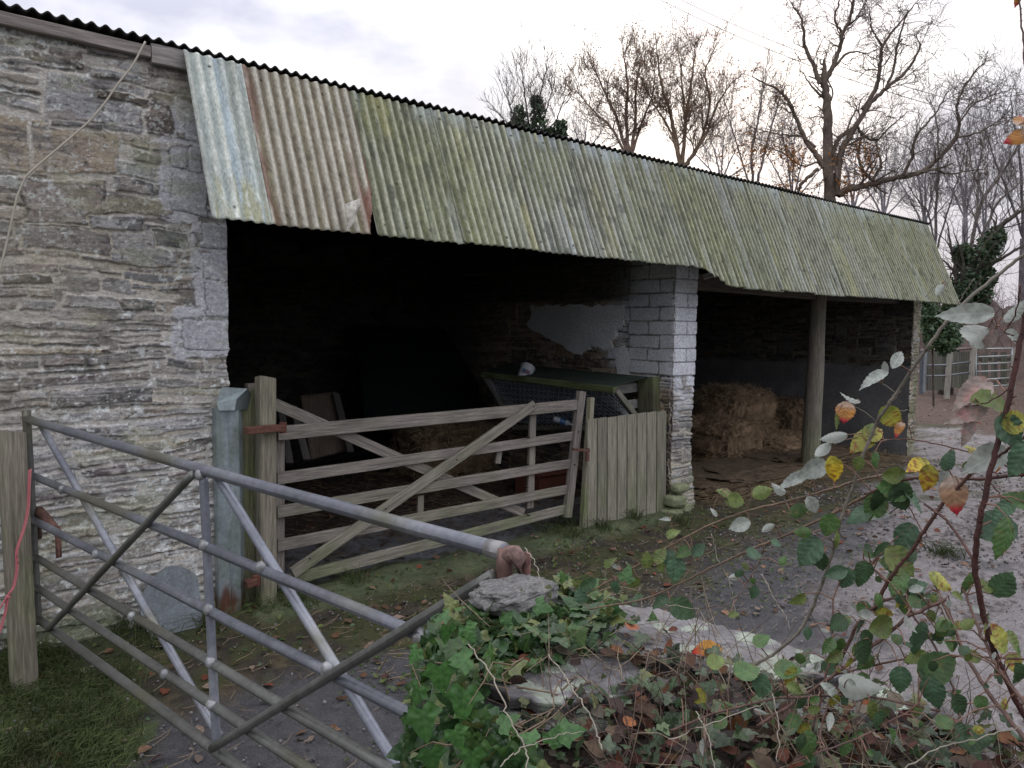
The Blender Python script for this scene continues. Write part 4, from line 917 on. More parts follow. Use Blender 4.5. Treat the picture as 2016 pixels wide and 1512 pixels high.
# concrete lump holding the hook
P, C_ = blob(atD(1012, 1170, 1.60), (.092, .07, .028), 5, (.33, .31, .31), None, amp=.5, freq=3.2, p=.8)
sp_ = fbm(P[..., 0]*130, P[..., 1]*130, P[..., 2]*130, o=3, seed=9); C_ = np.array((.20, .195, .19))*(.4+.9*sp_)[..., None]; C_ = mixc(C_, np.array((.09, .085, .08)), sst(.55, .62, sp_)*.7)
mb = MB(); mb.grid(P[::-1], None, C_[::-1]); mb.build('concrete_pad', M['stone'], fw, smooth=True)
# slates laid flat on the top
def slab(pts, z, th, seed, name='coping_slate', tilt=(0, 0), dark=1.0):
    Q = np.array([onZ(a, b, z)[:2] for a, b in pts]); ctr = Q.mean(0)
    # rough outline
    out = []
    for i in range(len(Q)):
        a, b = Q[i], Q[(i+1) % len(Q)]; n = max(2, int(np.linalg.norm(b-a)/.008))
        for j in range(n): out.append(a+(b-a)*j/n)
    out = np.array(out); N_ = len(out); jit = (fbm(out[:, 0]*35, out[:, 1]*35, o=3, seed=seed)-.5)*.03
    d = out-ctr; out = out+d/np.linalg.norm(d, axis=1)[:, None]*jit[:, None]
    rings = []; L_ = [(q_, 0) for q_ in np.linspace(0, .985, 42)]+[(1.0, -.002), (1.0, -th*.35), (.985, -th*.37), (.99, -th*.7), (.97, -th*.72), (.975, -th)]
    for f, dz in L_:
        p = ctr+(out-ctr)*f; zz = z+dz+tilt[0]*(p[:, 0]-ctr[0])+tilt[1]*(p[:, 1]-ctr[1])
        step = np.round(fbm(p[:, 0]*11, p[:, 1]*11, o=4, seed=seed+3)*9)/9
        zz = zz+((step-.5)*.012+(fbm(p[:, 0]*60, p[:, 1]*60, o=3, seed=seed+4)-.5)*.003)*(1 if dz == 0 else .6)
        rings.append(np.c_[p, zz])
    P = np.array(rings); P = np.concatenate([P, P[:, :1]], 1)
    x, y = P[..., 0], P[..., 1]
    C = np.array((.15, .143, .15))*dark*(.7+.6*fbm(x*18, y*18, o=4, seed=seed+6))[..., None]
    C = mixc(C, np.array((.21, .195, .185))*dark, sst(.5, .65, fbm(x*9, y*9, o=3, seed=seed+7))*.5)
    C = mixc(C, np.array((.30, .34, .27)), sst(.58, .62, fbm(x*22+5, y*22, o=4, seed=seed+8))*.8)
    C = mixc(C, np.array((.06, .055, .055)), sst(.015, .004, np.abs(fbm(x*14, y*14, o=4, seed=seed+9)-.5))*.8)
    C[43:] *= .45
    mb = MB(); mb.grid(P, None, C); return mb.build(name, M['slate'], fw, smooth=False)
slab([(1095, 1215), (1170, 1186), (1290, 1196), (1420, 1232), (1545, 1268), (1650, 1305), (1660, 1330), (1500, 1335), (1330, 1300), (1190, 1275), (1100, 1245)], 1.09, .028, 1)
slab([(1250, 1285), (1400, 1300), (1560, 1330), (1620, 1350), (1580, 1395), (1420, 1400), (1280, 1370), (1215, 1330)], 1.066, .022, 2, dark=.85)
slab([(1010, 1295), (1120, 1280), (1230, 1295), (1290, 1330), (1245, 1370), (1120, 1385), (1000, 1372), (950, 1335)], 1.075, .022, 3, dark=.9)
slab([(930, 1345), (1020, 1350), (1180, 1385), (1290, 1400), (1300, 1430), (1150, 1440), (1000, 1420), (935, 1385)], 1.045, .03, 4, dark=.6)
slab([(1000, 1240), (1080, 1225), (1120, 1245), (1090, 1290), (1010, 1290)], 1.07, .02, 5, dark=.8)
slab([(1560, 1350), (1700, 1340), (1850, 1380), (1800, 1430), (1620, 1420)], 1.06, .025, 6, dark=.8)

# ------------------------------------------------------------------ leaf templates
def tmpl_bramble(ns=17, wid=.36, cup=.20, curl=.16, tw=.0):
    u = np.linspace(0, 1, ns); w = wid*np.sin(math.pi*np.clip(u, 0, 1)**.78)**.85; w[0] = .012; w[-1] = .004
    ser = np.where(np.arange(ns) % 2 == 0, 1.035, .965); V = []; U = []
    for i in range(ns):
        for f in (-1, -.55, 0, .55, 1):
            y = w[i]*f*(ser[i] if abs(f) == 1 else 1); x = u[i]-(.03 if abs(f) == 1 and i % 2 else 0)
            z = cup*abs(y)-curl*u[i]**2+.02*math.sin(i*1.9)*abs(f)+tw*y*u[i]; V.append((x, y, z)); U.append((u[i], y))
    idx = np.arange(ns*5).reshape(ns, 5); q = np.stack([idx[:-1, :-1], idx[1:, :-1], idx[1:, 1:], idx[:-1, 1:]], -1).reshape(-1, 4)
    return np.array(V), [q], np.array(U)
def tmpl_ivy():
    h = [(0, .0), (-.10, .10), (-.17, .22), (-.13, .36), (.0, .40), (.10, .50), (.22, .60), (.27, .46), (.36, .33), (.50, .28), (.64, .23), (.80, .13), (1, 0)]
    o = h+[(x, -y) for x, y in h[1:-1][::-1]]; o = np.array(o, float); c = np.array((.22, 0)); n = len(o)
    V = [(c[0], 0, .0)]
    for f in (.55, 1.0):
        for p in o:
            q = c+(p-c)*f; r = np.linalg.norm(q-c); V.append((q[0], q[1], -.10*r*r-.05*abs(q[1])+.035*math.sin(6*math.atan2(q[1], q[0]-c[0]))*f))
    V = np.array(V); a = 1+np.arange(n); b = 1+np.arange(n)+n
    t = np.stack([np.zeros(n, int), a, np.roll(a, -1)], 1); q = np.stack([a, b, np.roll(b, -1), np.roll(a, -1)], 1)
    return V, [t[:, ::-1], q[:, ::-1]], np.stack([V[:, 0], V[:, 1]], 1)
TB = tmpl_bramble(); TBS = [TB, tmpl_bramble(wid=.31, cup=.55, curl=.34, tw=.3), tmpl_bramble(wid=.41, cup=.12, curl=.05, tw=-.45), tmpl_bramble(wid=.34, cup=-.25, curl=.42, tw=.2), tmpl_bramble(wid=.21, cup=.5, curl=.25, tw=.2)]; TI = tmpl_ivy(); TS = tmpl_bramble(9, .34)
def frame(t, n):
    t = t/(np.linalg.norm(t, axis=-1, keepdims=True)+1e-9); y = np.cross(n, t); y /= np.linalg.norm(y, axis=-1, keepdims=True)+1e-9; z = np.cross(t, y)
    return np.stack([t, y, z], -1)
rgn = np.random.RandomState(11)
def leaves(mb, T, O, t, n, size, cols, flat=1.0):
    Mx = frame(np.asarray(t, float), np.asarray(n, float))*np.asarray(size)[:, None, None]
    mb.inst(T[0], T[1], T[2], Mx, np.asarray(O, float), cols)

# ------------------------------------------------------------------ ivy draped over the wall end
iv_ = empty('ivy', (.8, 1.3, 0), 'thick green ivy hanging over the end of the low wall beside the open gate', 'ivy')
N_ = 2700; O = []; Tn = []; Nn = []; Sz = []; Cc = []
for i in range(N_):
    y = rgn.uniform(.82, 1.50); k = rgn.rand()
    x0 = float(xE(y))
    if k < .62:                                   # west face and its shoulder
        z = 1.09-abs(rgn.normal(0, .26)); y = rgn.uniform(.74, 1.26); x = float(xW(y))+.03-rgn.uniform(.0, .06)-.03*sst(1.05, .85, z); nrm = np.array((-.75, -.45, .45)); sz = rgn.uniform(.022, .058)
    elif k < .74:                                 # north end face
        x = x0-rgn.uniform(.0, .30); z = 1.05-abs(rgn.normal(0, .22)); y = 1.22+rgn.uniform(0, .06); nrm = np.array((-.3, .6, .6)); sz = rgn.uniform(.03, .06)
    else:                                         # over the top
        y = rgn.uniform(.98, 1.25); x = x0-rgn.uniform(.0, .54)*float(WS(y)); z = 1.065+rgn.uniform(0, .07); nrm = np.array((-.2, -.1, 1.)); sz = rgn.uniform(.02, .045)
        pass
    if z < .25: continue
    nrm = nrm+rgn.normal(0, .45, 3); dn = np.array((-.25, -.1, -1.0))*(1 if k < .74 else .2)+rgn.normal(0, .55, 3)
    O.append((x, y, z)); Tn.append(dn); Nn.append(nrm); Sz.append(sz)
    b = rgn.rand(); c = np.array((.032, .075, .024)) if b < .5 else (np.array((.06, .125, .032)) if b < .85 else np.array((.13, .155, .05)))
    Cc.append(c*rgn.uniform(.6, 1.25))
for (a, b, s_, ang) in [(868, 1338, 80, -85), (912, 1385, 85, -95), (835, 1425, 88, -80), (905, 1300, 62, 190), (815, 1290, 45, -120), (880, 1250, 50, -100), (925, 1245, 48, -60), (1000, 1420, 55, 30), (1125, 1440, 62, 10), (900, 1455, 60, -70), (1000, 1218, 35, 60), (850, 1500, 70, -85), (930, 1500, 66, -90), (1070, 1195, 45, -20), (820, 1370, 60, -110), (1090, 1450, 50, 60), (1040, 1455, 50, 170), (870, 1215, 40, 200), (1235, 1130, 40, 70)]:
    D = 1.12 if b > 1400 else (1.2 if b > 1240 else 1.36)
    c = atD(a, b, D); t = CR*math.cos(R(ang))+CU*math.sin(R(ang)); s_ = s_*.78; O.append(c-t*.4*s_*D/FPX); Tn.append(t+FW*rgn.uniform(-.1, .3)); Nn.append(-FW+CU*.6+rgn.normal(0, .2, 3)); Sz.append(s_*D/FPX*1.05); Cc.append(np.array((.055, .14, .035))*rgn.uniform(.75, 1.15))
mb = MB(); leaves(mb, TI, O, Tn, Nn, Sz, Cc); mb.build('foliage', M['ivy'], iv_, smooth=True)
polys = []
for i in range(60):
    y = rgn.uniform(.85, 1.22); x0 = float(xE(y)); p = np.array((x0-rgn.uniform(0, .6)*float(WS(y)), y, 1.07)); P = [p]; d = np.array((rgn.uniform(-1, .2), rgn.uniform(-.5, .5), 0))
    for s_ in range(6):
        d = d+rgn.normal(0, .3, 3)-np.array((0, 0, .2*(p[0] < float(xW(y))+.08))); d[2] = d[2]*.4 if p[0] > float(xW(y)) else d[2]; d[0] = abs(d[0])*.3 if p[0] < float(xW(y))-.02 else d[0]; p = p+d/np.linalg.norm(d)*.045; P.append(p.copy())
    polys.append((P, np.linspace(.002, .0008, 7)))
mb = MB(); mb.tubes(polys, 5, (.17, .12, .08)); mb.build('stems', M['stem'], iv_, smooth=True)

# ------------------------------------------------------------------ litter, small ivy and twigs covering the wall top (uncountable)
def zt_(x, y): d = (x-xE(y))/WS(y); return np.interp(-d, -pr_[2:, 0][::1], pr_[2:, 1]) if False else np.interp(-np.asarray(d), [0, .04, .20, .38, .50, .58, .62, .66], [.99, 1.045, 1.05, 1.04, 1.0, .92, .75, .4])
SLT = [np.array([onZ(a, b, 1.08)[:2] for a, b in q]) for q in ([(1110, 1215), (1170, 1190), (1290, 1200), (1420, 1235), (1545, 1270), (1640, 1305), (1500, 1325), (1330, 1290), (1190, 1270)], [(1010, 1300), (1120, 1290), (1230, 1300), (1280, 1330), (1120, 1375), (1000, 1365)])]
N_ = 3000; y = rgn.uniform(-.25, 1.24, N_); x = xE(y)-rgn.uniform(-.02, .60, N_)*WS(y); pos = np.stack([x, y, zt_(x, y)+rgn.uniform(0, .05, N_)], 1)
on = inpoly(x, y, SLT[0]) | inpoly(x, y, SLT[1]); kp = ~on | (rgn.rand(N_) < .03); pos = pos[kp]; n_ = len(pos)
pos[:, 2] = np.where(on[kp], 1.10, pos[:, 2])
pal = np.array([(.10, .055, .035), (.07, .045, .035), (.13, .09, .06), (.05, .035, .03), (.10, .035, .028), (.16, .07, .03), (.17, .145, .11), (.065, .04, .036), (.045, .03, .026), (.14, .05, .03)])
cc = pal[rgn.randint(0, len(pal), n_)]*rgn.uniform(.6, 1.2, n_)[:, None]
nn = rgn.normal(0, .42, (n_, 3))+np.array((-.15, -.2, 1)); tn = rgn.normal(0, 1, (n_, 3))*np.array((1, 1, .25))
mb = MB(); leaves(mb, TS, pos, tn, nn, rgn.uniform(.014, .042, n_), cc); tag(mb.build('leaf_litter', M['litter'], None, smooth=True), 'brown and russet dead leaves caught along the overgrown wall top', 'leaf litter', kind='stuff')
N_ = 1500; y = rgn.uniform(-.1, 1.24, N_); x = xE(y)-rgn.uniform(0, .60, N_)*WS(y); pos = np.stack([x, y, zt_(x, y)+rgn.uniform(.01, .075, N_)], 1)
on = inpoly(x, y, SLT[0]) | inpoly(x, y, SLT[1]); kp = ~on | (rgn.rand(N_) < .04); pos = pos[kp]; n_ = len(pos)
cc = np.array([(.035, .07, .025), (.06, .095, .04), (.08, .11, .065), (.12, .13, .05)])[rgn.randint(0, 4, n_)]*rgn.uniform(.5, 1.3, n_)[:, None]
mb = MB(); leaves(mb, TI, pos, rgn.normal(0, 1, (n_, 3))*[1, 1, .35], rgn.normal(0, .55, (n_, 3))+[-.2, -.3, 1], rgn.uniform(.010, .032, n_), cc)
tag(mb.build('creeping_ivy_leaves', M['ivy'], None, smooth=True), 'small ivy leaves creeping among the litter on the wall top', 'ivy', kind='stuff')
polys = []
for i in range(420):
    y = rgn.uniform(-.2, 1.15); x = float(xE(y))-rgn.uniform(0, .50)*float(WS(y)); p = np.array((x, y, float(zt_(x, y))+.015)); d = rgn.normal(0, 1, 3)*[1, 1, .3]+[0, 0, .15]; P = [p.copy()]; L_ = rgn.uniform(.02, .06)
    for s_ in range(5): d = d/np.linalg.norm(d)+rgn.normal(0, .25, 3); p = p+d/np.linalg.norm(d)*L_; p[2] = min(max(p[2], float(zt_(p[0], p[1]))), 1.20); p[0] = max(p[0], float(xW(p[1]))+.02); P.append(p.copy())
    polys.append((P, np.linspace(1, .5, 6)*rgn.uniform(.0006, .0015)))
for i in range(260):
    y = rgn.uniform(-.1, .85); x = float(xE(y))-rgn.uniform(-.02, .5)*float(WS(y)); p = np.array((x, y, 1.03)); d = np.array((rgn.normal(0, .5), rgn.normal(0, .5), 1.)); P = [p.copy()]; L_ = rgn.uniform(.018, .05)
    for s_ in range(5): d = d/np.linalg.norm(d)+rgn.normal(0, .22, 3); p = p+d/np.linalg.norm(d)*L_; P.append(p.copy())
    polys.append((P, np.linspace(1, .4, 6)*rgn.uniform(.0006, .0013)))
mb = MB(); mb.tubes(polys, 4, lambda V: np.where(vn(V[:, 0]*9, V[:, 1]*9, V[:, 2]*9, 3)[:, None] > .5, np.array((.25, .20, .14)), np.array((.11, .07, .055))))
tag(mb.build('dead_twigs', M['stem'], None, smooth=True), 'dry twigs and stalks tangled over the wall top', 'twigs', kind='stuff')

# ------------------------------------------------------------------ a few fallen leaves one can point at
def one_leaf(name, px, D, size, ang, col, label, cat='leaf', tip=None, nrm=None, mat='litter', T=TB, z=None):
    c = atD(px[0], px[1], D) if z is None else onZ(px[0], px[1], z); t = CR*math.cos(R(ang))+CU*math.sin(R(ang)) if z is None else np.array((math.cos(R(ang)), math.sin(R(ang)), .05))
    s_ = size*(D if z is None else np.dot(c-CP, FW))/FPX; k = len(T[0]); cc = np.tile(np.array(col, float), (1, k, 1))
    if tip is not None: w = sst(.55, .95, T[0][:, 0]); cc[0] = cc[0]*(1-w)[:, None]+np.array(tip)*w[:, None]
    mb = MB(); leaves(mb, T, [c-t*s_*.45], [t], [nrm if nrm is not None else -FW+CU*.4], [s_], cc); return tag(mb.build(name, M[mat], None, smooth=True), label, cat)
one_leaf('fallen_leaf', (1245, 1232), 1, 42, 20, (.40, .15, .08), 'curled salmon orange leaf lying on the pale wall slate', z=1.115, nrm=np.array((-.5, -.4, .8)))
one_leaf('fallen_leaf', (1395, 1278), 1, 62, 150, (.42, .20, .04), 'yellow and red leaf lying further right along the wall slates', z=1.11, tip=(.5, .03, .02), nrm=np.array((-.2, -.3, 1)))
one_leaf('fallen_leaf', (1315, 1272), 1, 40, 60, (.22, .09, .05), 'folded dark brown leaf standing on edge on the wall slates', z=1.11, nrm=np.array((-.8, -.2, .3)))
one_leaf('fallen_leaf', (1375, 1370), 1, 44, 100, (.28, .26, .04), 'olive yellow leaf with dark rim among the litter below the slates', z=1.09, nrm=np.array((-.6, -.6, .6)))
one_leaf('fallen_leaf', (1240, 1420), 1, 38, 10, (.34, .13, .05), 'small bright orange leaf in the litter at the lower middle', z=1.08, nrm=np.array((-.5, -.4, .8)))
one_leaf('fallen_leaf', (1715, 1395), 1, 50, -30, (.26, .09, .04), 'orange brown leaf caught under the bramble stems at lower right', z=1.08, nrm=np.array((-.5, -.4, .8)))

# ------------------------------------------------------------------ BRAMBLES: traced canes with their own leaves
KC = dict(G=(.07, .135, .042), D=(.042, .08, .035), L=(.115, .155, .04), W=(.33, .36, .32), Y=(.50, .36, .03), O=(.42, .19, .05), P=(.32, .26, .23), K=(.30, .29, .05), Z=(.46, .27, .16), T=(.06, .115, .062))
canes = []
def bramble(label, canelist, lv, seed, rnd=0, cc=(.13, .07, .05)):
    """canelist: (pixel path, depth at start, depth at end, width px start, width px end, thorny); lv: (x, y, length px, angle, kind, depth or None)"""
    rs = np.random.RandomState(seed); c0 = atD(*canelist[0][0][0], canelist[0][1]); ob = empty('bramble', c0, label, 'bramble')
    mb = MB(); allp = []; pet = []
    for path, d0, d1, w0, w1, th in canelist:
        K = len(path); Ds = np.linspace(d0, d1, K); P = smoothp([atD(x, y, D) for (x, y), D in zip(path, Ds)], 6)
        P[1:-1] += rs.normal(0, .0005, P[1:-1].shape); n = len(P); Dn = np.linspace(d0, d1, n); r = np.linspace(w0, w1, n)*.39*Dn/FPX
        colr = np.array(cc if th is not None else (.30, .27, .22)); f_ = lambda V, colr=colr: colr*(.6+.8*fbm(V[:, 0]*40, V[:, 1]*40, V[:, 2]*40, o=2, seed=3))[:, None]
        mb.sweep(P, r, n=9, col=f_); allp.append(P)
        if th:
            L_ = np.linalg.norm(np.diff(P, axis=0), axis=1).sum(); nt = int(L_/(.008 if th > 1 else .018))
            for q in range(nt):
                k = rs.randint(1, n-1); tg = P[k+1]-P[k-1]; tg /= np.linalg.norm(tg); s_ = np.cross(tg, rs.normal(0, 1, 3)); s_ /= np.linalg.norm(s_); p = P[k]+s_*r[k]*.7; e = p+s_*r[k]*1.5-tg*r[k]*.8
                mb.sweep([p, (p+e)/2+s_*.0004, e], [r[k]*.45, r[k]*.22, .0001], n=5, col=colr*1.1, cap=False)
    O = []; Tn = []; Nn = []; Sz = []; Cv = []; AP = np.concatenate(allp)
    ex = list(lv)
    for q in range(rnd):
        k = rs.randint(0, len(AP)); p = AP[k]; D = np.dot(p-CP, FW); v_ = p-CP; ex.append((1008+FPX*np.dot(v_, CR)/D+rs.normal(0, 30), 756-FPX*np.dot(v_, CU)/D+rs.normal(0, 28), rs.uniform(16, 44), rs.uniform(-150, 60), rs.choice(list('GGDDTLLWGK')), D+rs.uniform(-.06, .04)))
    k_ = len(TB[0])
    for (x, y, s_, ang, kd, D) in ex:
        if D is None:
            vv = AP-CP; dd = vv@FW; px = 1008+FPX*(vv@CR)/dd; py = 756-FPX*(vv@CU)/dd; j = np.argmin((px-x)**2+(py-y)**2); D = dd[j]-.01
        c = atD(x, y, D); t = CR*math.cos(R(ang))+CU*math.sin(R(ang))+FW*rs.uniform(-.35, .35)
        t /= np.linalg.norm(t); s_m = s_*D/FPX*rs.uniform(.85, 1.05); o_ = c-t*s_m*.5
        nr = -FW+CU*rs.uniform(-.1, 1.3)+CR*rs.uniform(-.8, .8)
        if kd == 'P': nr = -FW+CU*.35+CR*rs.uniform(-.3, .3)
        if kd in 'WP': nr = -nr if kd == 'W' and rs.rand() < .5 else nr
        O.append(o_); Tn.append(t); Nn.append(nr); Sz.append(s_m)
        base = np.array(KC[kd])*rs.uniform(.8, 1.2)*(1 if kd in 'WPYOZ' else 1.1); V = TB[0]
        nz = fbm(V[:, 0]*5+rs.uniform(0, 99), V[:, 1]*8, o=3, seed=seed); c_ = base*(.8+.4*nz)[:, None]
        if kd in 'YK': c_ = mixc(c_, np.array((.22, .06, .02)), sst(.58, .66, fbm(V[:, 0]*9+x, V[:, 1]*14, o=2, seed=5))*.9); c_ = mixc(c_, np.array((.10, .18, .03)), sst(.5, .15, V[:, 0])*.5)
        if kd in 'LG': c_ = mixc(c_, np.array((.13, .10, .03)), sst(.64, .72, nz)*.6)
        if kd in 'OZ': c_ = mixc(c_, np.array((.42, .03, .04)), sst(.68, .85, V[:, 0])*1.0); c_ = mixc(c_, np.array((.50, .42, .36)), sst(.45, .1, V[:, 0])*.7)
        if kd == 'P': c_ = mixc(c_, np.array((.50, .22, .20)), sst(.55, .7, nz)*.6)
        Cv.append(c_)
        j = np.argmin(((AP-o_)**2).sum(1))
        if np.linalg.norm(AP[j]-o_) < .16: q = (AP[j]+o_)/2+np.array((0, 0, .006)); pet.append(([AP[j], q, o_+t*s_m*.04], [.0011, .0009, .0007]))
    if pet: mb.tubes(pet, 5, (.20, .11, .08))
    mb.build('canes', M['stem'], ob, smooth=True)
    if O:
        ml = MB(); Mx = frame(np.array(Tn), np.array(Nn))*np.array(Sz)[:, None, None]; pick = np.where([e[4] in 'WP' for e in ex], np.where(rs.rand(len(O)) < .75, 4, 1), rs.randint(0, 4, len(O)))
        for q in range(5):
            w_ = pick == q
            if w_.any(): ml.inst(TBS[q][0], TBS[q][1], TBS[q][2], Mx[w_], np.array(O)[w_], np.array(Cv)[w_])
        ml.build('foliage', M['bramble'], ob, smooth=True)
    return ob
bramble('tall grey bramble cane arching up to the upper right corner with pale leaves', [
    ([(2060, 478), (2016, 500), (1960, 545), (1880, 612), (1835, 672), (1795, 728), (1765, 775), (1735, 815), (1718, 850), (1695, 905), (1680, 960), (1655, 1020), (1640, 1085), (1622, 1140), (1600, 1200), (1570, 1250), (1520, 1290), (1485, 1310)], .95, 1.22, 9, 8, 1),
    ([(1765, 775), (1738, 755), (1712, 748)], 1.08, 1.08, 3, 2, 0), ([(1728, 832), (1700, 810), (1672, 792)], 1.1, 1.1, 3, 2, 0), ([(1880, 610), (1900, 575), (1918, 548)], 1.0, .98, 3, 2, 0),
    ([(1870, 575), (1840, 560), (1822, 585)], 1.0, 1.0, 2, 2, 0), ([(1735, 820), (1790, 805), (1800, 830)], 1.1, 1.1, 2, 1.5, 0)],
    [(1720, 745, 72, 205, 'W', None), (1742, 722, 34, 115, 'W', None), (1768, 705, 60, 52, 'W', None), (1672, 785, 50, 165, 'W', None), (1664, 812, 52, -100, 'O', None), (1648, 832, 38, -70, 'L', None), (1848, 572, 44, 215, 'W', None),
     (1755, 822, 62, -45, 'K', None), (1770, 845, 34, -130, 'O', None), (1632, 1035, 62, -95, 'G', None), (1592, 1088, 78, -125, 'T', None), (1615, 1105, 55, -80, 'D', None), (1655, 1062, 40, -70, 'L', None), (1580, 1050, 40, 190, 'G', None), (1500, 1260, 40, 30, 'G', None)], 1, cc=(.17, .15, .12))
bramble('thick dark red thorny bramble cane rising at the right edge', [
    ([(2060, 480), (2030, 570), (2016, 640), (1995, 745), (1975, 830), (1955, 905), (1938, 985), (1922, 1060), (1918, 1120), (1935, 1210), (1960, 1290), (1995, 1370), (2040, 1450)], .82, .95, 13, 15, 2),
    ([(1995, 760), (1950, 790), (1925, 797), (1900, 800)], .86, .9, 4, 2.5, 0), ([(1995, 660), (1978, 655), (1970, 645), (1945, 610)], .86, .9, 4, 2.5, 1), ([(2010, 560), (2000, 620), (1978, 652)], .84, .87, 4, 3, 0),
    ([(1955, 905), (1990, 880), (2030, 850)], .9, .86, 8, 6, 1)],
    [(1902, 618, 95, 182, 'W', .9), (1915, 664, 92, 205, 'W', .9), (1945, 672, 60, -112, 'P', .9), (1998, 664, 62, -25, 'W', .88), (2003, 612, 70, 42, 'W', .88), (1915, 775, 90, 222, 'P', .9), (1905, 815, 90, 205, 'P', .9), (1905, 850, 60, -105, 'P', .9), (1965, 800, 120, -8, 'L', .88),
     (1990, 850, 90, -50, 'T', .86), (2010, 905, 80, -120, 'T', .86), (2000, 830, 60, 10, 'K', .86), (1960, 1040, 85, 200, 'T', .9), (1990, 1060, 95, -95, 'G', .85), (2005, 985, 62, 160, 'G', .88), (1975, 1005, 55, 215, 'T', .88)], 2, cc=(.075, .032, .028))
bramble('long low bramble cane reaching left across the yard with small rounded leaves', [
    ([(1130, 1182), (1170, 1160), (1240, 1122), (1330, 1068), (1400, 1032), (1470, 1005), (1560, 985), (1640, 962), (1700, 942), (1790, 928), (1860, 925)], 1.45, 1.12, 4, 7, 1),
    ([(1160, 1200), (1280, 1178), (1380, 1128), (1460, 1090), (1550, 1052), (1640, 1012), (1700, 978), (1760, 960)], 1.42, 1.15, 4, 8, 1),
    ([(1400, 1030), (1408, 985), (1420, 962)], 1.3, 1.3, 2, 1.5, 0), ([(1330, 1068), (1322, 1030), (1316, 1010)], 1.35, 1.35, 2, 1.5, 0), ([(1470, 1005), (1480, 975), (1500, 968)], 1.28, 1.28, 2, 1.5, 0)],
    [(1430, 968, 34, 150, 'L', None), (1450, 985, 40, -20, 'L', None), (1405, 1008, 24, 120, 'W', None), (1500, 968, 42, 25, 'L', None), (1455, 1034, 52, 205, 'W', None), (1440, 990, 30, 170, 'L', None), (1562, 945, 70, 202, 'W', None), (1600, 925, 62, 215, 'W', None), (1530, 962, 42, 160, 'W', None), (1575, 1005, 46, 30, 'G', None), (1600, 995, 40, -60, 'W', None),
     (1345, 1088, 40, -160, 'G', None), (1330, 1122, 62, -95, 'T', None), (1322, 1100, 48, 185, 'T', None), (1376, 1082, 36, 40, 'T', None), (1300, 1093, 42, 60, 'L', None), (1274, 1102, 34, 95, 'L', None), (1302, 1118, 24, -60, 'L', None), (1237, 1128, 34, 20, 'L', None), (1200, 1108, 30, 60, 'L', None), (1207, 1112, 20, 140, 'W', None),
     (1212, 1158, 34, -90, 'T', None), (1250, 1150, 34, -110, 'L', None), (1160, 1150, 40, 30, 'D', None), (1143, 1172, 38, 100, 'T', None), (1345, 1200, 60, -30, 'D', None), (1300, 1185, 44, -150, 'D', None), (1310, 1022, 26, 170, 'W', None), (1325, 1050, 36, 40, 'L', None), (1510, 1040, 40, 200, 'W', None)], 3, cc=(.15, .10, .065))
bramble('bramble with yellow spotted and pink tipped leaves in front of the wet lane', [
    ([(1690, 985), (1740, 955), (1800, 940), (1870, 945), (1940, 942), (2040, 930)], 1.1, .92, 6, 10, 1),
    ([(1935, 905), (1905, 940), (1860, 985), (1815, 1052), (1790, 1092), (1750, 1140), (1720, 1200)], .92, 1.1, 9, 10, 2),
    ([(1820, 992), (1862, 1022), (1892, 1062), (1915, 1100)], 1.0, .93, 6, 8, 1), ([(1740, 866), (1795, 864), (1870, 880), (1945, 900), (2040, 945)], 1.1, .88, 3, 5, 1), ([(1795, 864), (1792, 845), (1787, 832)], 1.08, 1.08, 2, 2, 0),
    ([(1790, 998), (1812, 1040), (1825, 1055)], 1.05, 1.0, 3, 3, 0), ([(1945, 945), (1975, 980), (1992, 1015)], .9, .88, 4, 3, 1)],
    [(1880, 974, 84, -88, 'Z', .96), (1827, 942, 66, -104, 'Y', None), (1806, 916, 50, 200, 'Y', None), (1765, 935, 56, 5, 'L', None), (1690, 914, 40, -100, 'L', None), (1642, 924, 52, -78, 'Y', None), (1720, 852, 54, 20, 'K', 1.1), (1700, 862, 60, 210, 'K', 1.1), (1712, 845, 36, 60, 'L', 1.1), (1640, 862, 60, 195, 'W', 1.12), (1618, 888, 55, 218, 'W', 1.12),
     (1745, 985, 70, -95, 'D', None), (1775, 980, 74, -60, 'D', None), (1722, 1000, 62, -110, 'G', None), (1760, 960, 66, 175, 'G', None), (1800, 985, 60, -45, 'T', None), (1872, 908, 52, 60, 'T', None), (1858, 935, 50, -100, 'W', None), (1940, 905, 90, 205, 'W', .9), (1905, 920, 34, -70, 'L', None), (1972, 925, 30, -90, 'O', None), (1730, 905, 44, -60, 'G', None), (1930, 890, 46, 130, 'K', None), (1735, 1015, 40, 190, 'W', None), (1690, 1010, 55, 205, 'T', None)], 4, cc=(.10, .05, .04))
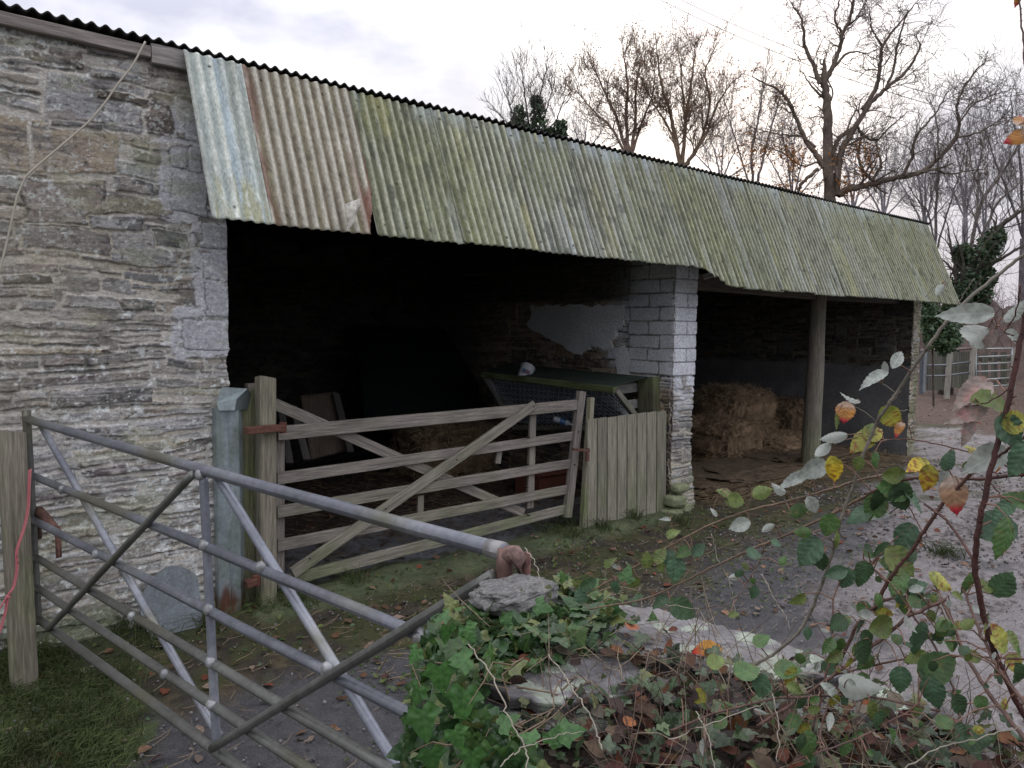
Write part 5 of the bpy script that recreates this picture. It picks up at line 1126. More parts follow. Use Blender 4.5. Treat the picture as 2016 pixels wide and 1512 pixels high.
bramble('tangled bramble clump with broad green leaves low in the right corner', [
    ([(1840, 1150), (1868, 1210), (1900, 1290), (1950, 1370), (2030, 1470)], 1.1, .9, 7, 12, 1), ([(1895, 1150), (1925, 1235), (1960, 1310), (2030, 1400)], 1.0, .86, 6, 10, 1), ([(1700, 1100), (1735, 1135), (1790, 1200), (1840, 1270), (1880, 1360), (1900, 1450)], 1.15, .98, 5, 6, 1),
    ([(1655, 1300), (1690, 1222), (1735, 1182), (1790, 1172), (1830, 1192)], 1.12, 1.06, 9, 6, 2), ([(1490, 1430), (1580, 1372), (1660, 1315), (1730, 1262), (1790, 1212), (1862, 1180)], 1.12, 1.0, 8, 9, 1), ([(1600, 1440), (1625, 1340), (1640, 1250), (1640, 1180)], 1.1, 1.12, 6, 4, 1),
    ([(1640, 1330), (1760, 1300), (1900, 1290), (2040, 1300)], 1.15, .95, 5, 6, 1), ([(1316, 1440), (1420, 1400), (1540, 1372), (1700, 1368), (1850, 1400)], 1.15, 1.0, 6, 6, 1), ([(1450, 1180), (1490, 1120), (1500, 1090)], 1.25, 1.25, 2, 2, 0),
    ([(1640, 1360), (1610, 1450), (1660, 1530)], 1.08, .98, 5, 5, 1), ([(1790, 1400), (1700, 1450), (1560, 1500)], 1.0, 1.0, 5, 4, 1)],
    [(1665, 1140, 52, -110, 'T', None), (1695, 1135, 52, -100, 'D', None), (1645, 1128, 50, 200, 'T', None), (1760, 1112, 62, 160, 'G', None), (1775, 1108, 78, -42, 'L', None), (1782, 1060, 72, -120, 'T', None), (1790, 1090, 40, 100, 'D', None), (1768, 1150, 56, 230, 'G', None), (1800, 1160, 46, -95, 'D', None), (1858, 1140, 62, -15, 'K', None), (1918, 1150, 60, -100, 'G', None), (1942, 1155, 44, -10, 'L', None), (1975, 1150, 60, 60, 'D', None),
     (1690, 1240, 62, -95, 'T', None), (1650, 1228, 44, 210, 'D', None), (1742, 1232, 76, 10, 'L', None), (1700, 1285, 66, -75, 'D', None), (1650, 1275, 44, -110, 'G', None), (1822, 1262, 88, -75, 'T', None), (1868, 1245, 66, -30, 'G', None), (1848, 1312, 84, 35, 'G', None), (1800, 1290, 50, 200, 'L', None), (1775, 1342, 58, -90, 'T', None), (1838, 1368, 76, -80, 'T', None), (1690, 1352, 76, -12, 'W', None), (1640, 1365, 58, -35, 'W', None),
     (1472, 1320, 62, 10, 'G', None), (1552, 1318, 54, 5, 'G', None), (1498, 1352, 60, -105, 'T', None), (1410, 1302, 40, 15, 'L', None), (1600, 1470, 72, -65, 'G', None), (1920, 1452, 70, 10, 'D', None), (1965, 1255, 70, 110, 'K', None), (2000, 1270, 62, -50, 'L', None), (1950, 1225, 40, 60, 'G', None), (2005, 1330, 56, -70, 'D', None), (1730, 1420, 50, -80, 'D', None), (1560, 1420, 44, 190, 'G', None), (1890, 1390, 52, -60, 'D', None)], 5, rnd=150, cc=(.13, .075, .06))
STK = [([(922, 1268), (960, 1315), (985, 1368), (1005, 1420), (1035, 1470), (1040, 1530)], 1.2, 1.0, 3.5, 6, 'pale dry stalk leaning across the ivy, longest of the stalks at the lower middle'),
    ([(1080, 1288), (1115, 1335), (1140, 1375), (1170, 1425), (1185, 1475)], 1.2, 1.05, 3, 6, 'pale dry stalk standing over the near slate right of the longest stalk'), ([(1033, 1078), (1052, 1100), (1062, 1135), (1076, 1165)], 1.55, 1.45, 2.5, 3, 'thin curved dry stalk rising beside the rusty hinge hook'),
    ([(985, 1510), (1020, 1475), (1090, 1450), (1150, 1440)], 1.0, 1.1, 3.5, 3, 'dry stalk arching low at the bottom edge below the near slate'), ([(1316, 1455), (1400, 1425), (1500, 1385), (1600, 1350)], 1.05, 1.1, 3.5, 3, 'straight dry stalk lying across the litter below the right slates'), ([(1520, 1365), (1533, 1420), (1530, 1500)], 1.05, 1.0, 3, 3.5, 'upright white dry stalk under the broad green bramble leaf'), ([(1370, 1400), (1395, 1450), (1412, 1530)], 1.05, .98, 3, 4, 'short dry stalk rising from the bottom edge left of the white one'),
    ([(1500, 1130), (1520, 1170), (1545, 1210), (1555, 1240)], 1.3, 1.25, 4, 2, 'grey dry stem hanging in front of the dark tarmac'), ([(1400, 1050), (1412, 1100), (1430, 1130), (1445, 1175), (1448, 1230)], 1.35, 1.3, 2, 2, 'wavy pale tendril hanging left of the grey dry stem'), ([(1750, 1530), (1850, 1470), (1950, 1445), (2040, 1425)], .95, .9, 4, 4, 'pale yellow dry stalk crossing the lower right corner'), ([(1310, 1190), (1380, 1200), (1400, 1260)], 1.35, 1.3, 2, 2, 'short bent dry stalk at the far edge of the wall slates'), ([(1920, 1185), (1860, 1195), (1800, 1215)], 1.0, 1.05, 2, 2, 'thin dry tendril curling among the right hand bramble canes')]
for path, d0, d1, w0, w1, lb in STK:
    K = len(path); P = smoothp([atD(x, y, D) for (x, y), D in zip(path, np.linspace(d0, d1, K))], 6); P[1:-1] += rgn.normal(0, .0012, P[1:-1].shape); n = len(P); mb = MB()
    mb.sweep(P, np.linspace(w0*.8, w1*.55, n)/2*np.linspace(d0, d1, n)/FPX, n=7, col=(.27, .24, .19)); tag(mb.build('dry_stalk', M['stem'], None, smooth=True), lb, 'stalk')
bramble('cluster of red and orange bramble leaves entering at the upper right edge', [([(2004, -14), (2012, 60), (2022, 160), (2030, 250), (2048, 420), (2075, 700), (2095, 1050), (2085, 1500)], .85, .85, 4, 8, 1)], [(2012, 232, 44, 60, 'O', .85), (2008, 268, 46, 200, 'O', .85), (2003, -4, 30, -80, 'O', .85)], 7)

# ------------------------------------------------------------------ grass, weeds and fallen leaves in the yard
def tuft(pts, n, h, seed, col):
    rs = np.random.RandomState(seed); polys = []
    for (x, y, r) in pts:
        for i in range(n):
            p = np.array((x+rs.normal(0, r), y+rs.normal(0, r), 0)); p[2] = float(gz(p[0], p[1]))
            d = np.array((rs.normal(0, .45), rs.normal(0, .45), 1)); l_ = h*rs.uniform(.4, 1.2); q = p+d*l_*.55; e = q+(d*[1.9, 1.9, .35]+[0, 0, -.1])*l_*.5
            polys.append(([p, q, e], [.0022, .0018, .0005]))
    return polys
mb = MB(); rs = np.random.RandomState(5)
gpts = []
for i in range(150):
    a, b = rs.uniform(-60, 330), rs.uniform(1300, 1530)
    if a+(1300-b)*-.1 > 260: continue
    p = onZ(a, b); gpts.append((p[0], p[1], .05))
P_ = tuft(gpts, 24, .085, 1, None)
g2 = [(*onZ(a, b)[:2], r) for a, b, r in [(75, 1310, .06), (30, 1315, .06), (110, 1320, .05), (160, 1262, .05), (210, 1255, .06), (250, 1250, .05), (1110, 1045, .07), (1085, 1055, .07), (1130, 1062, .06), (560, 1170, .06), (600, 1190, .05), (520, 1200, .05), (700, 1150, .05), (1345, 1030, .05), (1850, 1095, .07), (1870, 1100, .06), (420, 1240, .05), (300, 1275, .05), (1245, 1030, .05), (1190, 1050, .05)]]
P_ += tuft(g2, 60, .13, 2, None)
mb.tubes(P_, 3, lambda V: np.array((.08, .11, .038))*(.45+1.0*vn(V[:, 0]*9, V[:, 1]*9, V[:, 2]*5, 3))[:, None]); tag(mb.build('grass', M['blade'], None), 'short rough grass growing at the verge and along the wall foot', 'grass', kind='stuff')
# small weeds and moss cushions over the dirt band
mb = MB(); n_ = 2600; x = rs.uniform(.3, 6.2, n_); y = rs.uniform(2.4, 4.35, n_); kp = fbm(x*2.2, y*2.2, o=3, seed=44) > .5-.12*(y > 3.4); x, y = x[kp], y[kp]; n_ = len(x)
leaves(mb, TS, np.stack([x, y, gz(x, y)+.012], 1), rs.normal(0, 1, (n_, 3))*[1, 1, .4]+[0, 0, .3], rs.normal(0, .4, (n_, 3))+[0, 0, 1], rs.uniform(.014, .034, n_), np.array([(.06, .085, .025), (.10, .13, .03), (.05, .09, .035)])[rs.randint(0, 3, n_)]*rs.uniform(.6, 1.3, n_)[:, None])
tag(mb.build('ground_weeds', M['ivy'], None, smooth=True), 'tiny weeds and moss scattered over the dirt in front of the barn', 'weeds', kind='stuff')
mb = MB(); n_ = 2600; x = np.r_[rs.uniform(.2, 7.5, 900), rs.uniform(6, 24, 1700)]; y = np.r_[rs.uniform(1.6, 6.4, 900), rs.uniform(.5, 9, 1700)]; kp = ~((x > 13) & (y < (x-14)*.12-1)); kp &= (x < 11.4) | (y < 9); kp &= (x > 11) | (y < 4.3) | (x < 5.6); x, y = x[kp], y[kp]; n_ = len(x)
leaves(mb, TS, np.stack([x, y, gz(x, y)+.014], 1), rs.normal(0, 1, (n_, 3))*[1, 1, .2], rs.normal(0, .35, (n_, 3))+[0, 0, 1], rs.uniform(.025, .07, n_), np.array([(.15, .08, .045), (.22, .13, .08), (.10, .055, .04), (.26, .19, .15), (.19, .06, .035)])[rs.randint(0, 5, n_)]*rs.uniform(.6, 1.2, n_)[:, None])
tag(mb.build('scattered_leaves', M['litter'], None, smooth=True), 'scattered dead leaves over the yard and verge', 'leaves', kind='stuff')
mb = MB(); polys = []
for i in range(900):
    x_ = rs.uniform(.2, 6.5); y_ = rs.uniform(2.2, 4.2); z_ = float(0); a_ = rs.normal(.5, .8); l_ = rs.uniform(.03, .16); p = np.array((x_, y_, z_+.012)); polys.append(([p, p+np.array((math.cos(a_), math.sin(a_), .12))*l_*.5, p+np.array((math.cos(a_+.3), math.sin(a_+.3), .05))*l_], [.0016, .0014, .0008]))
q0 = np.array([p[0][0] for p in polys]); zz_ = gz(q0[:, 0], q0[:, 1])
for p, z_ in zip(polys, zz_):
    for q in p[0]: q[2] += z_
mb.tubes(polys, 3, (.20, .15, .095)); tag(mb.build('dry_stalks', M['stem'], None), 'dry stalks lying on the dirt in front of the barn', 'stalks', kind='stuff')
# grit and small stones
mb = MB(); n_ = 11000; x = rs.uniform(.2, 11, n_); y = rs.uniform(1.0, 4.2, n_); kp = fbm(x*1.8, y*1.8, o=3, seed=71) > rs.uniform(.38, .72, n_); x = x[kp]; y = y[kp]; n_ = len(x); s_ = rs.uniform(.003, .011, n_)*(1+.6*(x > 6)); V = np.array([(1, 0, 0), (0, 1, 0), (-1, 0, 0), (0, -1, 0), (0, 0, .7), (0, 0, -.5)]); Fq = [np.array([(0, 1, 4), (1, 2, 4), (2, 3, 4), (3, 0, 4), (1, 0, 5), (2, 1, 5), (3, 2, 5), (0, 3, 5)])]
Mx = frame(rs.normal(0, 1, (n_, 3)), np.tile([0, 0, 1.], (n_, 1))+rs.normal(0, .3, (n_, 3)))*s_[:, None, None]
mb.inst(V, Fq, V[:, :2], Mx, np.stack([x, y, gz(x, y)+.010], 1), np.array([(.13, .125, .13), (.18, .165, .16), (.07, .065, .06), (.25, .235, .23)])[rs.randint(0, 4, n_)]); tag(mb.build('grit', M['stone'], None), 'loose grit and small stones over the yard', 'gravel', kind='stuff')
# ================================================================== TREES
def grow(out, p, d, L, r, lv, rs, up=.12, wig=.16, nch=(4, 6), spread=(22, 48), shrink=(.5, .74), ns=6, rt=.35, minr=.004):
    P = [np.array(p, float)]; dd = np.array(d, float); dd /= np.linalg.norm(dd); dirs = [dd.copy()]
    for i in range(ns):
        dd = dd+rs.normal(0, wig, 3)+np.array((0, 0, up)); dd /= np.linalg.norm(dd); P.append(P[-1]+dd*L/ns); dirs.append(dd.copy())
    rr = np.linspace(r, max(r*rt, minr*.6), ns+1); out.append((P, rr))
    if lv > 0:
        n = rs.randint(nch[0], nch[1]+1)
        for k in range(n):
            t = rs.uniform(.22, 1.0) if k else 1.0; i = min(ns, int(t*ns)); b = dirs[i]; s_ = np.cross(b, rs.normal(0, 1, 3)); s_ /= np.linalg.norm(s_)+1e-9
            a = R(rs.uniform(*spread)); nd = b*math.cos(a)+s_*math.sin(a)
            grow(out, P[i], nd, L*rs.uniform(*shrink), max(rr[i]*rs.uniform(.55, .8), minr), lv-1, rs, up, wig, nch, spread, shrink, 5 if lv > 1 else 4, rt, minr)
def traced(out, pxs, D, w0, w1, rs, lv=3, n=9, Lr=(1.0, 2.4), dz=.5, **kw):
    """a limb given by photo points at depth D, with random side growth"""
    dv = rs.uniform(-dz, dz); P = smoothp([atD(x, y, D+dv*i) for i, (x, y) in enumerate(pxs)], 5); m_ = len(P)
    P[1:-1] += rs.normal(0, .012, P[1:-1].shape); r = np.linspace(w0, w1, m_)/2*D/FPX; out.append((list(P), r))
    for k in range(n):
        i = rs.randint(int(m_*.18), m_); tg = P[min(i+1, m_-1)]-P[max(i-1, 0)]; tg /= np.linalg.norm(tg)+1e-9; s_ = np.cross(tg, rs.normal(0, 1, 3)); s_ /= np.linalg.norm(s_)+1e-9
        a = R(rs.uniform(25, 62)); grow(out, P[i], tg*math.cos(a)+s_*math.sin(a), rs.uniform(*Lr), max(.012, r[i]*rs.uniform(.25, .45)), lv-1, rs, **kw)
    grow(out, P[-1], P[-1]-P[-3], Lr[1]*.4, r[-1], lv-1, rs, **kw)
def tree(name, base, label, out, col, lf=None, group=None, cat='tree', split=.03):
    o = empty(name, base, label, cat, group)
    def cf(V): return np.array(col)*(.55+.9*fbm(V[:, 0]*3, V[:, 1]*3, V[:, 2]*2.2, o=3, seed=6))[:, None]
    big = [p for p in out if p[1][0] > split]; sm = [p for p in out if p[1][0] <= split]
    mb = MB(); mb.tubes(big, 8, cf); mb.build('trunk', M['bark'], o, smooth=True)
    mb = MB(); mb.tubes(sm, 3, cf); mb.build('crown', M['bark'], o, smooth=True)
    if lf is not None:
        O, S_, c, rs = lf; n = len(O); V = np.array([(0, 0, 0), (.5, .32, .05), (1, 0, 0), (.5, -.32, .05)]); mb = MB()
        mb.inst(V, [np.array([[0, 1, 2, 3]])], V[:, :2], frame(rs.normal(0, 1, (n, 3)), rs.normal(0, 1, (n, 3)))*np.asarray(S_)[:, None, None], np.asarray(O), np.asarray(c)); mb.build('foliage', M['farleaf'], o)
    return o
def leafpts(out, rs, n, jit=.08, sel=None):
    tips = [p[0][-1] for p in out if p[1][0] < .02]+[p[0][len(p[0])//2] for p in out if p[1][0] < .02]; tips = np.array(tips)
    if sel is not None: tips = tips[sel(tips)]
    k = rs.randint(0, len(tips), n); return tips[k]+rs.normal(0, jit, (n, 3))
def pxof(P): v = np.asarray(P)-CP; z = v@FW; return 1008+FPX*(v@CR)/z, 756-FPX*(v@CU)/z
def ground_at(px, D): p = atD(px, 650, D); p[2] = float(gz(p[0], p[1]))-.1; return p

# --- the old oak
D = 25.0; rs = np.random.RandomState(3); out = []
kw = dict(up=.03, wig=.27, nch=(3, 5), spread=(25, 60), shrink=(.45, .75), minr=.0075)
b = ground_at(1648, D); t0 = atD(1635, 403, D); out.append((list(smoothp([b, (b+t0)/2, t0], 4)), np.linspace(.26, .17, 12)))
traced(out, [(1635, 403), (1629, 312), (1630, 243), (1627, 190), (1622, 156)], D, 22, 13, rs, 3, 5, (.6, 1.6), 0, **kw)
limbs = [([(1646, 385), (1651, 312), (1661, 285), (1681, 257), (1708, 208), (1743, 174), (1778, 149), (1802, 115), (1812, 87)], 17, 4, 9), ([(1614, 165), (1604, 132), (1583, 90), (1582, 59), (1576, 31), (1562, 14)], 11, 3, 7), ([(1622, 160), (1639, 135), (1653, 97), (1658, 66), (1674, 38), (1681, 0), (1683, -30)], 13, 4, 7),
    ([(1658, 66), (1641, 38), (1651, 7), (1656, -20)], 6, 2.5, 3), ([(1667, 52), (1685, 38), (1701, 10)], 6, 2, 3), ([(1642, 132), (1667, 104), (1684, 101), (1708, 106)], 7, 2, 3), ([(1622, 330), (1608, 305), (1590, 285), (1569, 236), (1552, 198), (1531, 174), (1490, 156)], 14, 3.5, 10),
    ([(1698, 215), (1726, 174), (1733, 132), (1736, 90), (1757, 62), (1778, 38), (1797, 14)], 11, 3, 7), ([(1736, 90), (1725, 72), (1715, 55), (1712, 28)], 6, 2, 3), ([(1745, 172), (1760, 139), (1767, 90), (1781, 35), (1799, 10)], 7, 2.5, 5), ([(1684, 250), (1655, 268), (1640, 292), (1644, 330)], 11, 9, 2),
    ([(1649, 385), (1668, 372), (1691, 368), (1722, 361), (1760, 351), (1816, 340), (1851, 309), (1885, 271), (1889, 240), (1882, 208), (1896, 174), (1927, 132)], 17, 4, 14), ([(1722, 358), (1700, 340), (1691, 320), (1691, 290), (1696, 268), (1688, 246)], 8, 3, 4), ([(1719, 354), (1736, 326), (1732, 310), (1726, 292)], 8, 3, 4),
    ([(1778, 345), (1799, 305), (1797, 281), (1816, 250), (1844, 222), (1858, 194)], 8, 3, 6), ([(1684, 243), (1695, 262), (1712, 276), (1730, 276), (1750, 250), (1781, 226)], 7, 2.5, 4), ([(1611, 333), (1588, 350), (1573, 368), (1566, 390)], 9, 6, 3), ([(1606, 290), (1580, 268), (1552, 267), (1520, 262), (1476, 250)], 6, 2, 5), ([(1816, 340), (1840, 332), (1871, 344), (1906, 335), (1941, 333)], 6, 2, 5),
    ([(1885, 271), (1925, 262), (1965, 240), (1990, 215)], 5, 2, 6), ([(1609, 320), (1582, 330), (1540, 300), (1500, 285)], 5, 2, 5), ([(1889, 240), (1915, 205), (1945, 190), (1975, 180)], 5, 2, 6)]
for (pp, w0, w1, n) in limbs: traced(out, pp, D, w0*.86, w1*.85, rs, 3, int(n*1.9)+2, (.35, 1.3), .06, **kw)
O = leafpts(out, rs, 1700, .10, lambda T: (pxof(T)[1] > 285) & (pxof(T)[0] < 1720)); O2 = leafpts(out, rs, 240, .05, lambda T: pxof(T)[0] < 1580); O = np.r_[O, O2]
tree('oak_tree', b, 'tall twisted bare oak with heavy limbs and a few orange leaves behind the barn', out, (.135, .105, .085), (O, rs.uniform(.06, .12, len(O)), np.array((.42, .19, .06))*rs.uniform(.5, 1.2, len(O))[:, None], rs))

# --- twiggy trees behind the middle of the roof
def multi(name, label, D, stems, seed, col, Lr, lfn=0, lfc=(.32, .19, .11), lv=3, basepx=None, n=8, up=.14, spread=(15, 38), tw=1.0, group=None, cut=.028, tk=1.0):
    rs = np.random.RandomState(seed); out = []; b = ground_at(basepx[0], D); t0 = atD(*basepx, D); out.append((list(smoothp([b, (b+t0)/2, t0], 4)), np.linspace(.26*tw, .15*tw, 12)))
    for pp, w0, w1 in stems: traced(out, [basepx]+pp, D, w0, w1, rs, lv, n, Lr, .05, up=up, wig=.13, nch=(4, 5), spread=spread, shrink=(.48, .75), minr=.0065*tk)
    lf = None
    if lfn: O = leafpts(out, rs, lfn, .05); lf = (O, rs.uniform(.035, .075, lfn), np.array(lfc)*rs.uniform(.5, 1.2, lfn)[:, None], rs)
    return tree(name, b, label, out, col, lf, group, split=cut)
multi('twiggy_tree', 'broad bare tree with russet leaf tips right of the middle of the roof', 26, [([(1328, 265), (1318, 215), (1300, 165), (1295, 110)], 10, 3), ([(1350, 235), (1362, 165), (1368, 105)], 9, 2.5), ([(1365, 305), (1395, 255), (1408, 210), (1438, 165)], 9, 2.5), ([(1385, 270), (1400, 200), (1385, 140), (1405, 100)], 7, 2), ([(1350, 260), (1345, 190), (1338, 120)], 7, 2.5), ([(1322, 260), (1290, 210), (1268, 170)], 6, 2)], 5, (.19, .135, .095), (.5, 1.25), 5200, basepx=(1342, 335), n=17, spread=(18, 46), up=.09)
multi('twiggy_tree', 'reddish bare tree leaning left beside the broad russet tipped tree', 27, [([(1232, 240), (1236, 160), (1228, 110)], 9, 2.5), ([(1215, 235), (1190, 180), (1172, 140)], 8, 2.5), ([(1252, 240), (1250, 180), (1262, 120)], 8, 2.5), ([(1205, 250), (1165, 215), (1140, 185)], 6, 2), ([(1265, 235), (1285, 190), (1290, 150)], 6, 2)], 6, (.19, .135, .105), (.5, 1.25), 4600, basepx=(1240, 320), n=17, spread=(18, 46), up=.09)
multi('ivy_clad_tree', 'small bare tree with dark ivy clumps on its stems, furthest left above the roof', 34, [([(1035, 200), (1028, 145)], 5, 1.8), ([(1058, 205), (1075, 140)], 5, 1.8), ([(1015, 235), (990, 175)], 4, 1.6), ([(1095, 240), (1112, 190)], 4, 1.6), ([(1070, 235), (1090, 170)], 4, 1.6), ([(1000, 245), (975, 215)], 3, 1.5)], 7, (.16, .14, .14), (.6, 1.5), basepx=(1045, 285), n=12, up=.12, spread=(18, 42))
multi('slender_tree', 'pair of slim dark upright stems between the russet tree and the oak', 33, [([(1478, 300), (1492, 240), (1500, 190), (1508, 150)], 6, 2), ([(1500, 320), (1512, 270), (1530, 215), (1538, 180)], 6, 2), ([(1455, 300), (1440, 250), (1432, 215)], 4, 1.6)], 8, (.16, .13, .13), (.7, 1.9), basepx=(1484, 390), n=9)
multi('slender_tree', 'slim grey tree rising just right of the barn roof end', 30, [([(1843, 400), (1848, 330), (1846, 260), (1840, 215)], 6, 2), ([(1830, 420), (1800, 385), (1782, 350)], 4, 1.6), ([(1870, 400), (1890, 340), (1900, 290)], 4, 1.6)], 9, (.16, .14, .14), (.7, 1.9), basepx=(1842, 500), n=10)
multi('slender_tree', 'leaning bare tree with fanned twigs close to the right edge', 28, [([(1920, 440), (1935, 390), (1968, 350), (2000, 295), (2020, 230)], 8, 2.5), ([(1960, 400), (1990, 375), (2030, 340)], 6, 2), ([(1925, 400), (1925, 340), (1935, 290)], 5, 2)], 10, (.17, .14, .13), (.8, 2.0), basepx=(1905, 540), n=11)
multi('slender_tree', 'wide spreading thin tree filling the sky at the far right edge', 38, [([(2010, 330), (2000, 260), (1990, 200)], 6, 2), ([(2040, 330), (2060, 260)], 6, 2), ([(1985, 380), (1960, 320), (1945, 270)], 5, 2)], 12, (.13, .115, .125), (.9, 2.6), basepx=(2015, 470), n=13, spread=(20, 45))
# trees further off, haze put into their paler bark colour
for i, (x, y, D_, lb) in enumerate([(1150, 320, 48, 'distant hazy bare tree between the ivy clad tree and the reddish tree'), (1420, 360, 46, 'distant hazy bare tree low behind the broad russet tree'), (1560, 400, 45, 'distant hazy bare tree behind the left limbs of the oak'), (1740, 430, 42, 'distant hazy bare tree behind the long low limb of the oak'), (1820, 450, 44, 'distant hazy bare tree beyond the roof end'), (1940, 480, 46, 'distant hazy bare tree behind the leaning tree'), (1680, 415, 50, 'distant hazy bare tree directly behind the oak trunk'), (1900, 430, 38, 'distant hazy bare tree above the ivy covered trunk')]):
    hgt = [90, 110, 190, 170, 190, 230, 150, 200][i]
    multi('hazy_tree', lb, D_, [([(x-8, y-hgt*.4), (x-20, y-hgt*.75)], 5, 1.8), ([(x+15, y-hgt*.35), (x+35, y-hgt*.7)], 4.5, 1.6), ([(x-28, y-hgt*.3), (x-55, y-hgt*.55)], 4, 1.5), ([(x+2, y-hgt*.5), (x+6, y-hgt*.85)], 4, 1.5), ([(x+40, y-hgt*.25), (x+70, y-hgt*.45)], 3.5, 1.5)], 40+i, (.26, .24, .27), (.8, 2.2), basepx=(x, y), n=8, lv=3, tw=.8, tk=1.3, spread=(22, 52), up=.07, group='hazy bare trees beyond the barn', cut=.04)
# --- ivy covered leaning trunk at the right edge of the barn and ivy bush behind the end wall
def ivyclump(o, pts, seed, n, sz=(.09, .19), col=(.035, .065, .028)):
    rs = np.random.RandomState(seed); O = []
    for c, r in pts:
        m = int(n/len(pts)); d = rs.normal(0, 1, (m, 3)); d /= np.linalg.norm(d, axis=1)[:, None]; O.append(c+d*(r*rs.uniform(.55, 1.1, (m, 1)))*[1, 1, 1.25])
    O = np.concatenate(O); k = len(O); mb = MB(); mb.inst(TI[0], TI[1], TI[2], frame(rs.normal(0, 1, (k, 3))-[0, 0, .5], rs.normal(0, .5, (k, 3))-FW*.6+[0, 0, .5])*rs.uniform(*sz, k)[:, None, None], O, np.array(col)*rs.uniform(.4, 1.5, k)[:, None]); mb.build('foliage', M['ivy'], o, smooth=True)
for nm in ('ivy_clad_tree',):
    o = bpy.data.objects[nm]; ivyclump(o, [(atD(x, y, 34), r) for x, y, r in [(1022, 228, .34), (1018, 248, .4), (1030, 262, .36), (1056, 200, .22), (1060, 222, .36), (1062, 250, .34), (1104, 250, .26), (1106, 268, .24), (1085, 262, .2)]], 3, 1500, (.10, .2))
out = []; rs = np.random.RandomState(21); Dt = 21; b = ground_at(1868, Dt); kw = dict(up=.08, wig=.2, nch=(2, 4), spread=(22, 50), shrink=(.5, .75))
traced(out, [(1868, 700), (1872, 640), (1885, 580), (1910, 520), (1940, 480), (1975, 440), (2010, 415)], Dt, 20, 7, rs, 3, 16, (.8, 2.0), .02, **kw); traced(out, [(1900, 545), (1940, 530), (1985, 500), (2040, 470)], Dt, 9, 4, rs, 3, 9, (.8, 1.8), .02, **kw); traced(out, [(1885, 580), (1880, 520), (1870, 470)], Dt, 8, 4, rs, 3, 8, (.6, 1.6), .02, **kw)
out.append(([b, atD(1868, 700, Dt)], np.array([.2, .16])))
o = tree('ivy_covered_trunk', b, 'dark leaning trunk thick with ivy beyond the barn end', out, (.07, .06, .05))
ivyclump(o, [(atD(x, y, Dt), r) for x, y, r in [(1870, 660, .3), (1872, 630, .3), (1880, 600, .32), (1890, 572, .34), (1905, 545, .36), (1925, 515, .34), (1945, 490, .3), (1960, 470, .25), (1915, 560, .3), (1940, 545, .26), (1900, 610, .28), (1865, 690, .25), (1935, 580, .22), (1895, 500, .24)]], 5, 5200, (.06, .13))
bu = empty('ivy_bush', atD(1838, 780, 14.5)*[1, 1, 0], 'dark glossy ivy bush growing on the outside of the barn end wall', 'bush')
mb = MB(); mb.tubes([([atD(1838, 800, 14.5), atD(1836, 700, 14.5), atD(1832, 620, 14.3)], np.array([.02, .018, .01]))], 6, (.08, .06, .05)); mb.build('stem', M['bark'], bu, smooth=True)
ivyclump(bu, [(atD(x, y, 14.4), r) for x, y, r in [(1828, 610, .16), (1832, 640, .17), (1836, 670, .16), (1850, 655, .14), (1826, 590, .12), (1845, 630, .15), (1868, 645, .16), (1875, 668, .16), (1860, 680, .14)]], 6, 2300, (.04, .08), (.045, .085, .035))
# --- scrub bank behind the far fence
sb = MB(); rs = np.random.RandomState(31)
xs_ = np.linspace(1700, 2700, 120); tv_ = np.linspace(0, 1, 30); XS, TV = np.meshgrid(xs_, tv_, indexing='ij'); top = 612+14*np.sin(XS*.017)
P = np.stack([[atD(x, 700, 24.0+t*9)+np.array((0, 0, 0)) for t in tv_] for x in xs_]); P[..., 2] = -.1+2.9*np.sin(np.clip(TV, 0, 1)*math.pi*.62)*(.85+.4*fbm(XS*.03, TV*3, o=3, seed=3))
sb.grid(P, None, np.array((.10, .07, .06))*(.5+fbm(P[..., 0]*2, P[..., 1]*2, P[..., 2]*4, o=4, seed=5))[..., None]); o = sb.build('hedge_bank', M['ground'], None, smooth=True); tag(o, kind='structure')
out = []
for i in range(420):
    x = rs.uniform(1760, 2450); t = rs.uniform(.1, .9); p = atD(x, 700, 23.5+t*8); p[2] = 2.6*math.sin(t*math.pi*.62)-.1; grow(out, p, np.array((rs.normal(0, .4), rs.normal(0, .4), 1)), rs.uniform(.5, 1.5), .012, 1, rs, up=.05, wig=.25, nch=(3, 5), spread=(20, 60), shrink=(.5, .8), ns=4)
mb = MB(); mb.tubes(out, 3, lambda V: np.array((.13, .095, .085))*(.5+vn(V[:, 0]*2, V[:, 1]*2, V[:, 2]*2, 3))[:, None]); tag(mb.build('scrub', M['bark'], None), 'brown leafless scrub on the bank behind the far fence', 'scrub', kind='stuff')
# --- overhead wires crossing behind the trees
for k, (a, b, lb) in enumerate([((1260, -40), (2060, 245), 'thin overhead wire crossing behind the oak, uppermost of two'), ((1240, -30), (2060, 268), 'thin overhead wire crossing behind the oak, lower of two')]):
    A_, B_ = atD(*a, 31), atD(*b, 22); t = np.linspace(0, 1, 40)[:, None]; P = A_+(B_-A_)*t; P[:, 2] -= .5*np.sin(math.pi*t[:, 0]); mb = MB(); mb.sweep(P, .011, n=5, col=(.18, .18, .19)); tag(mb.build('overhead_wire', M['cable'], None), lb, 'wire')

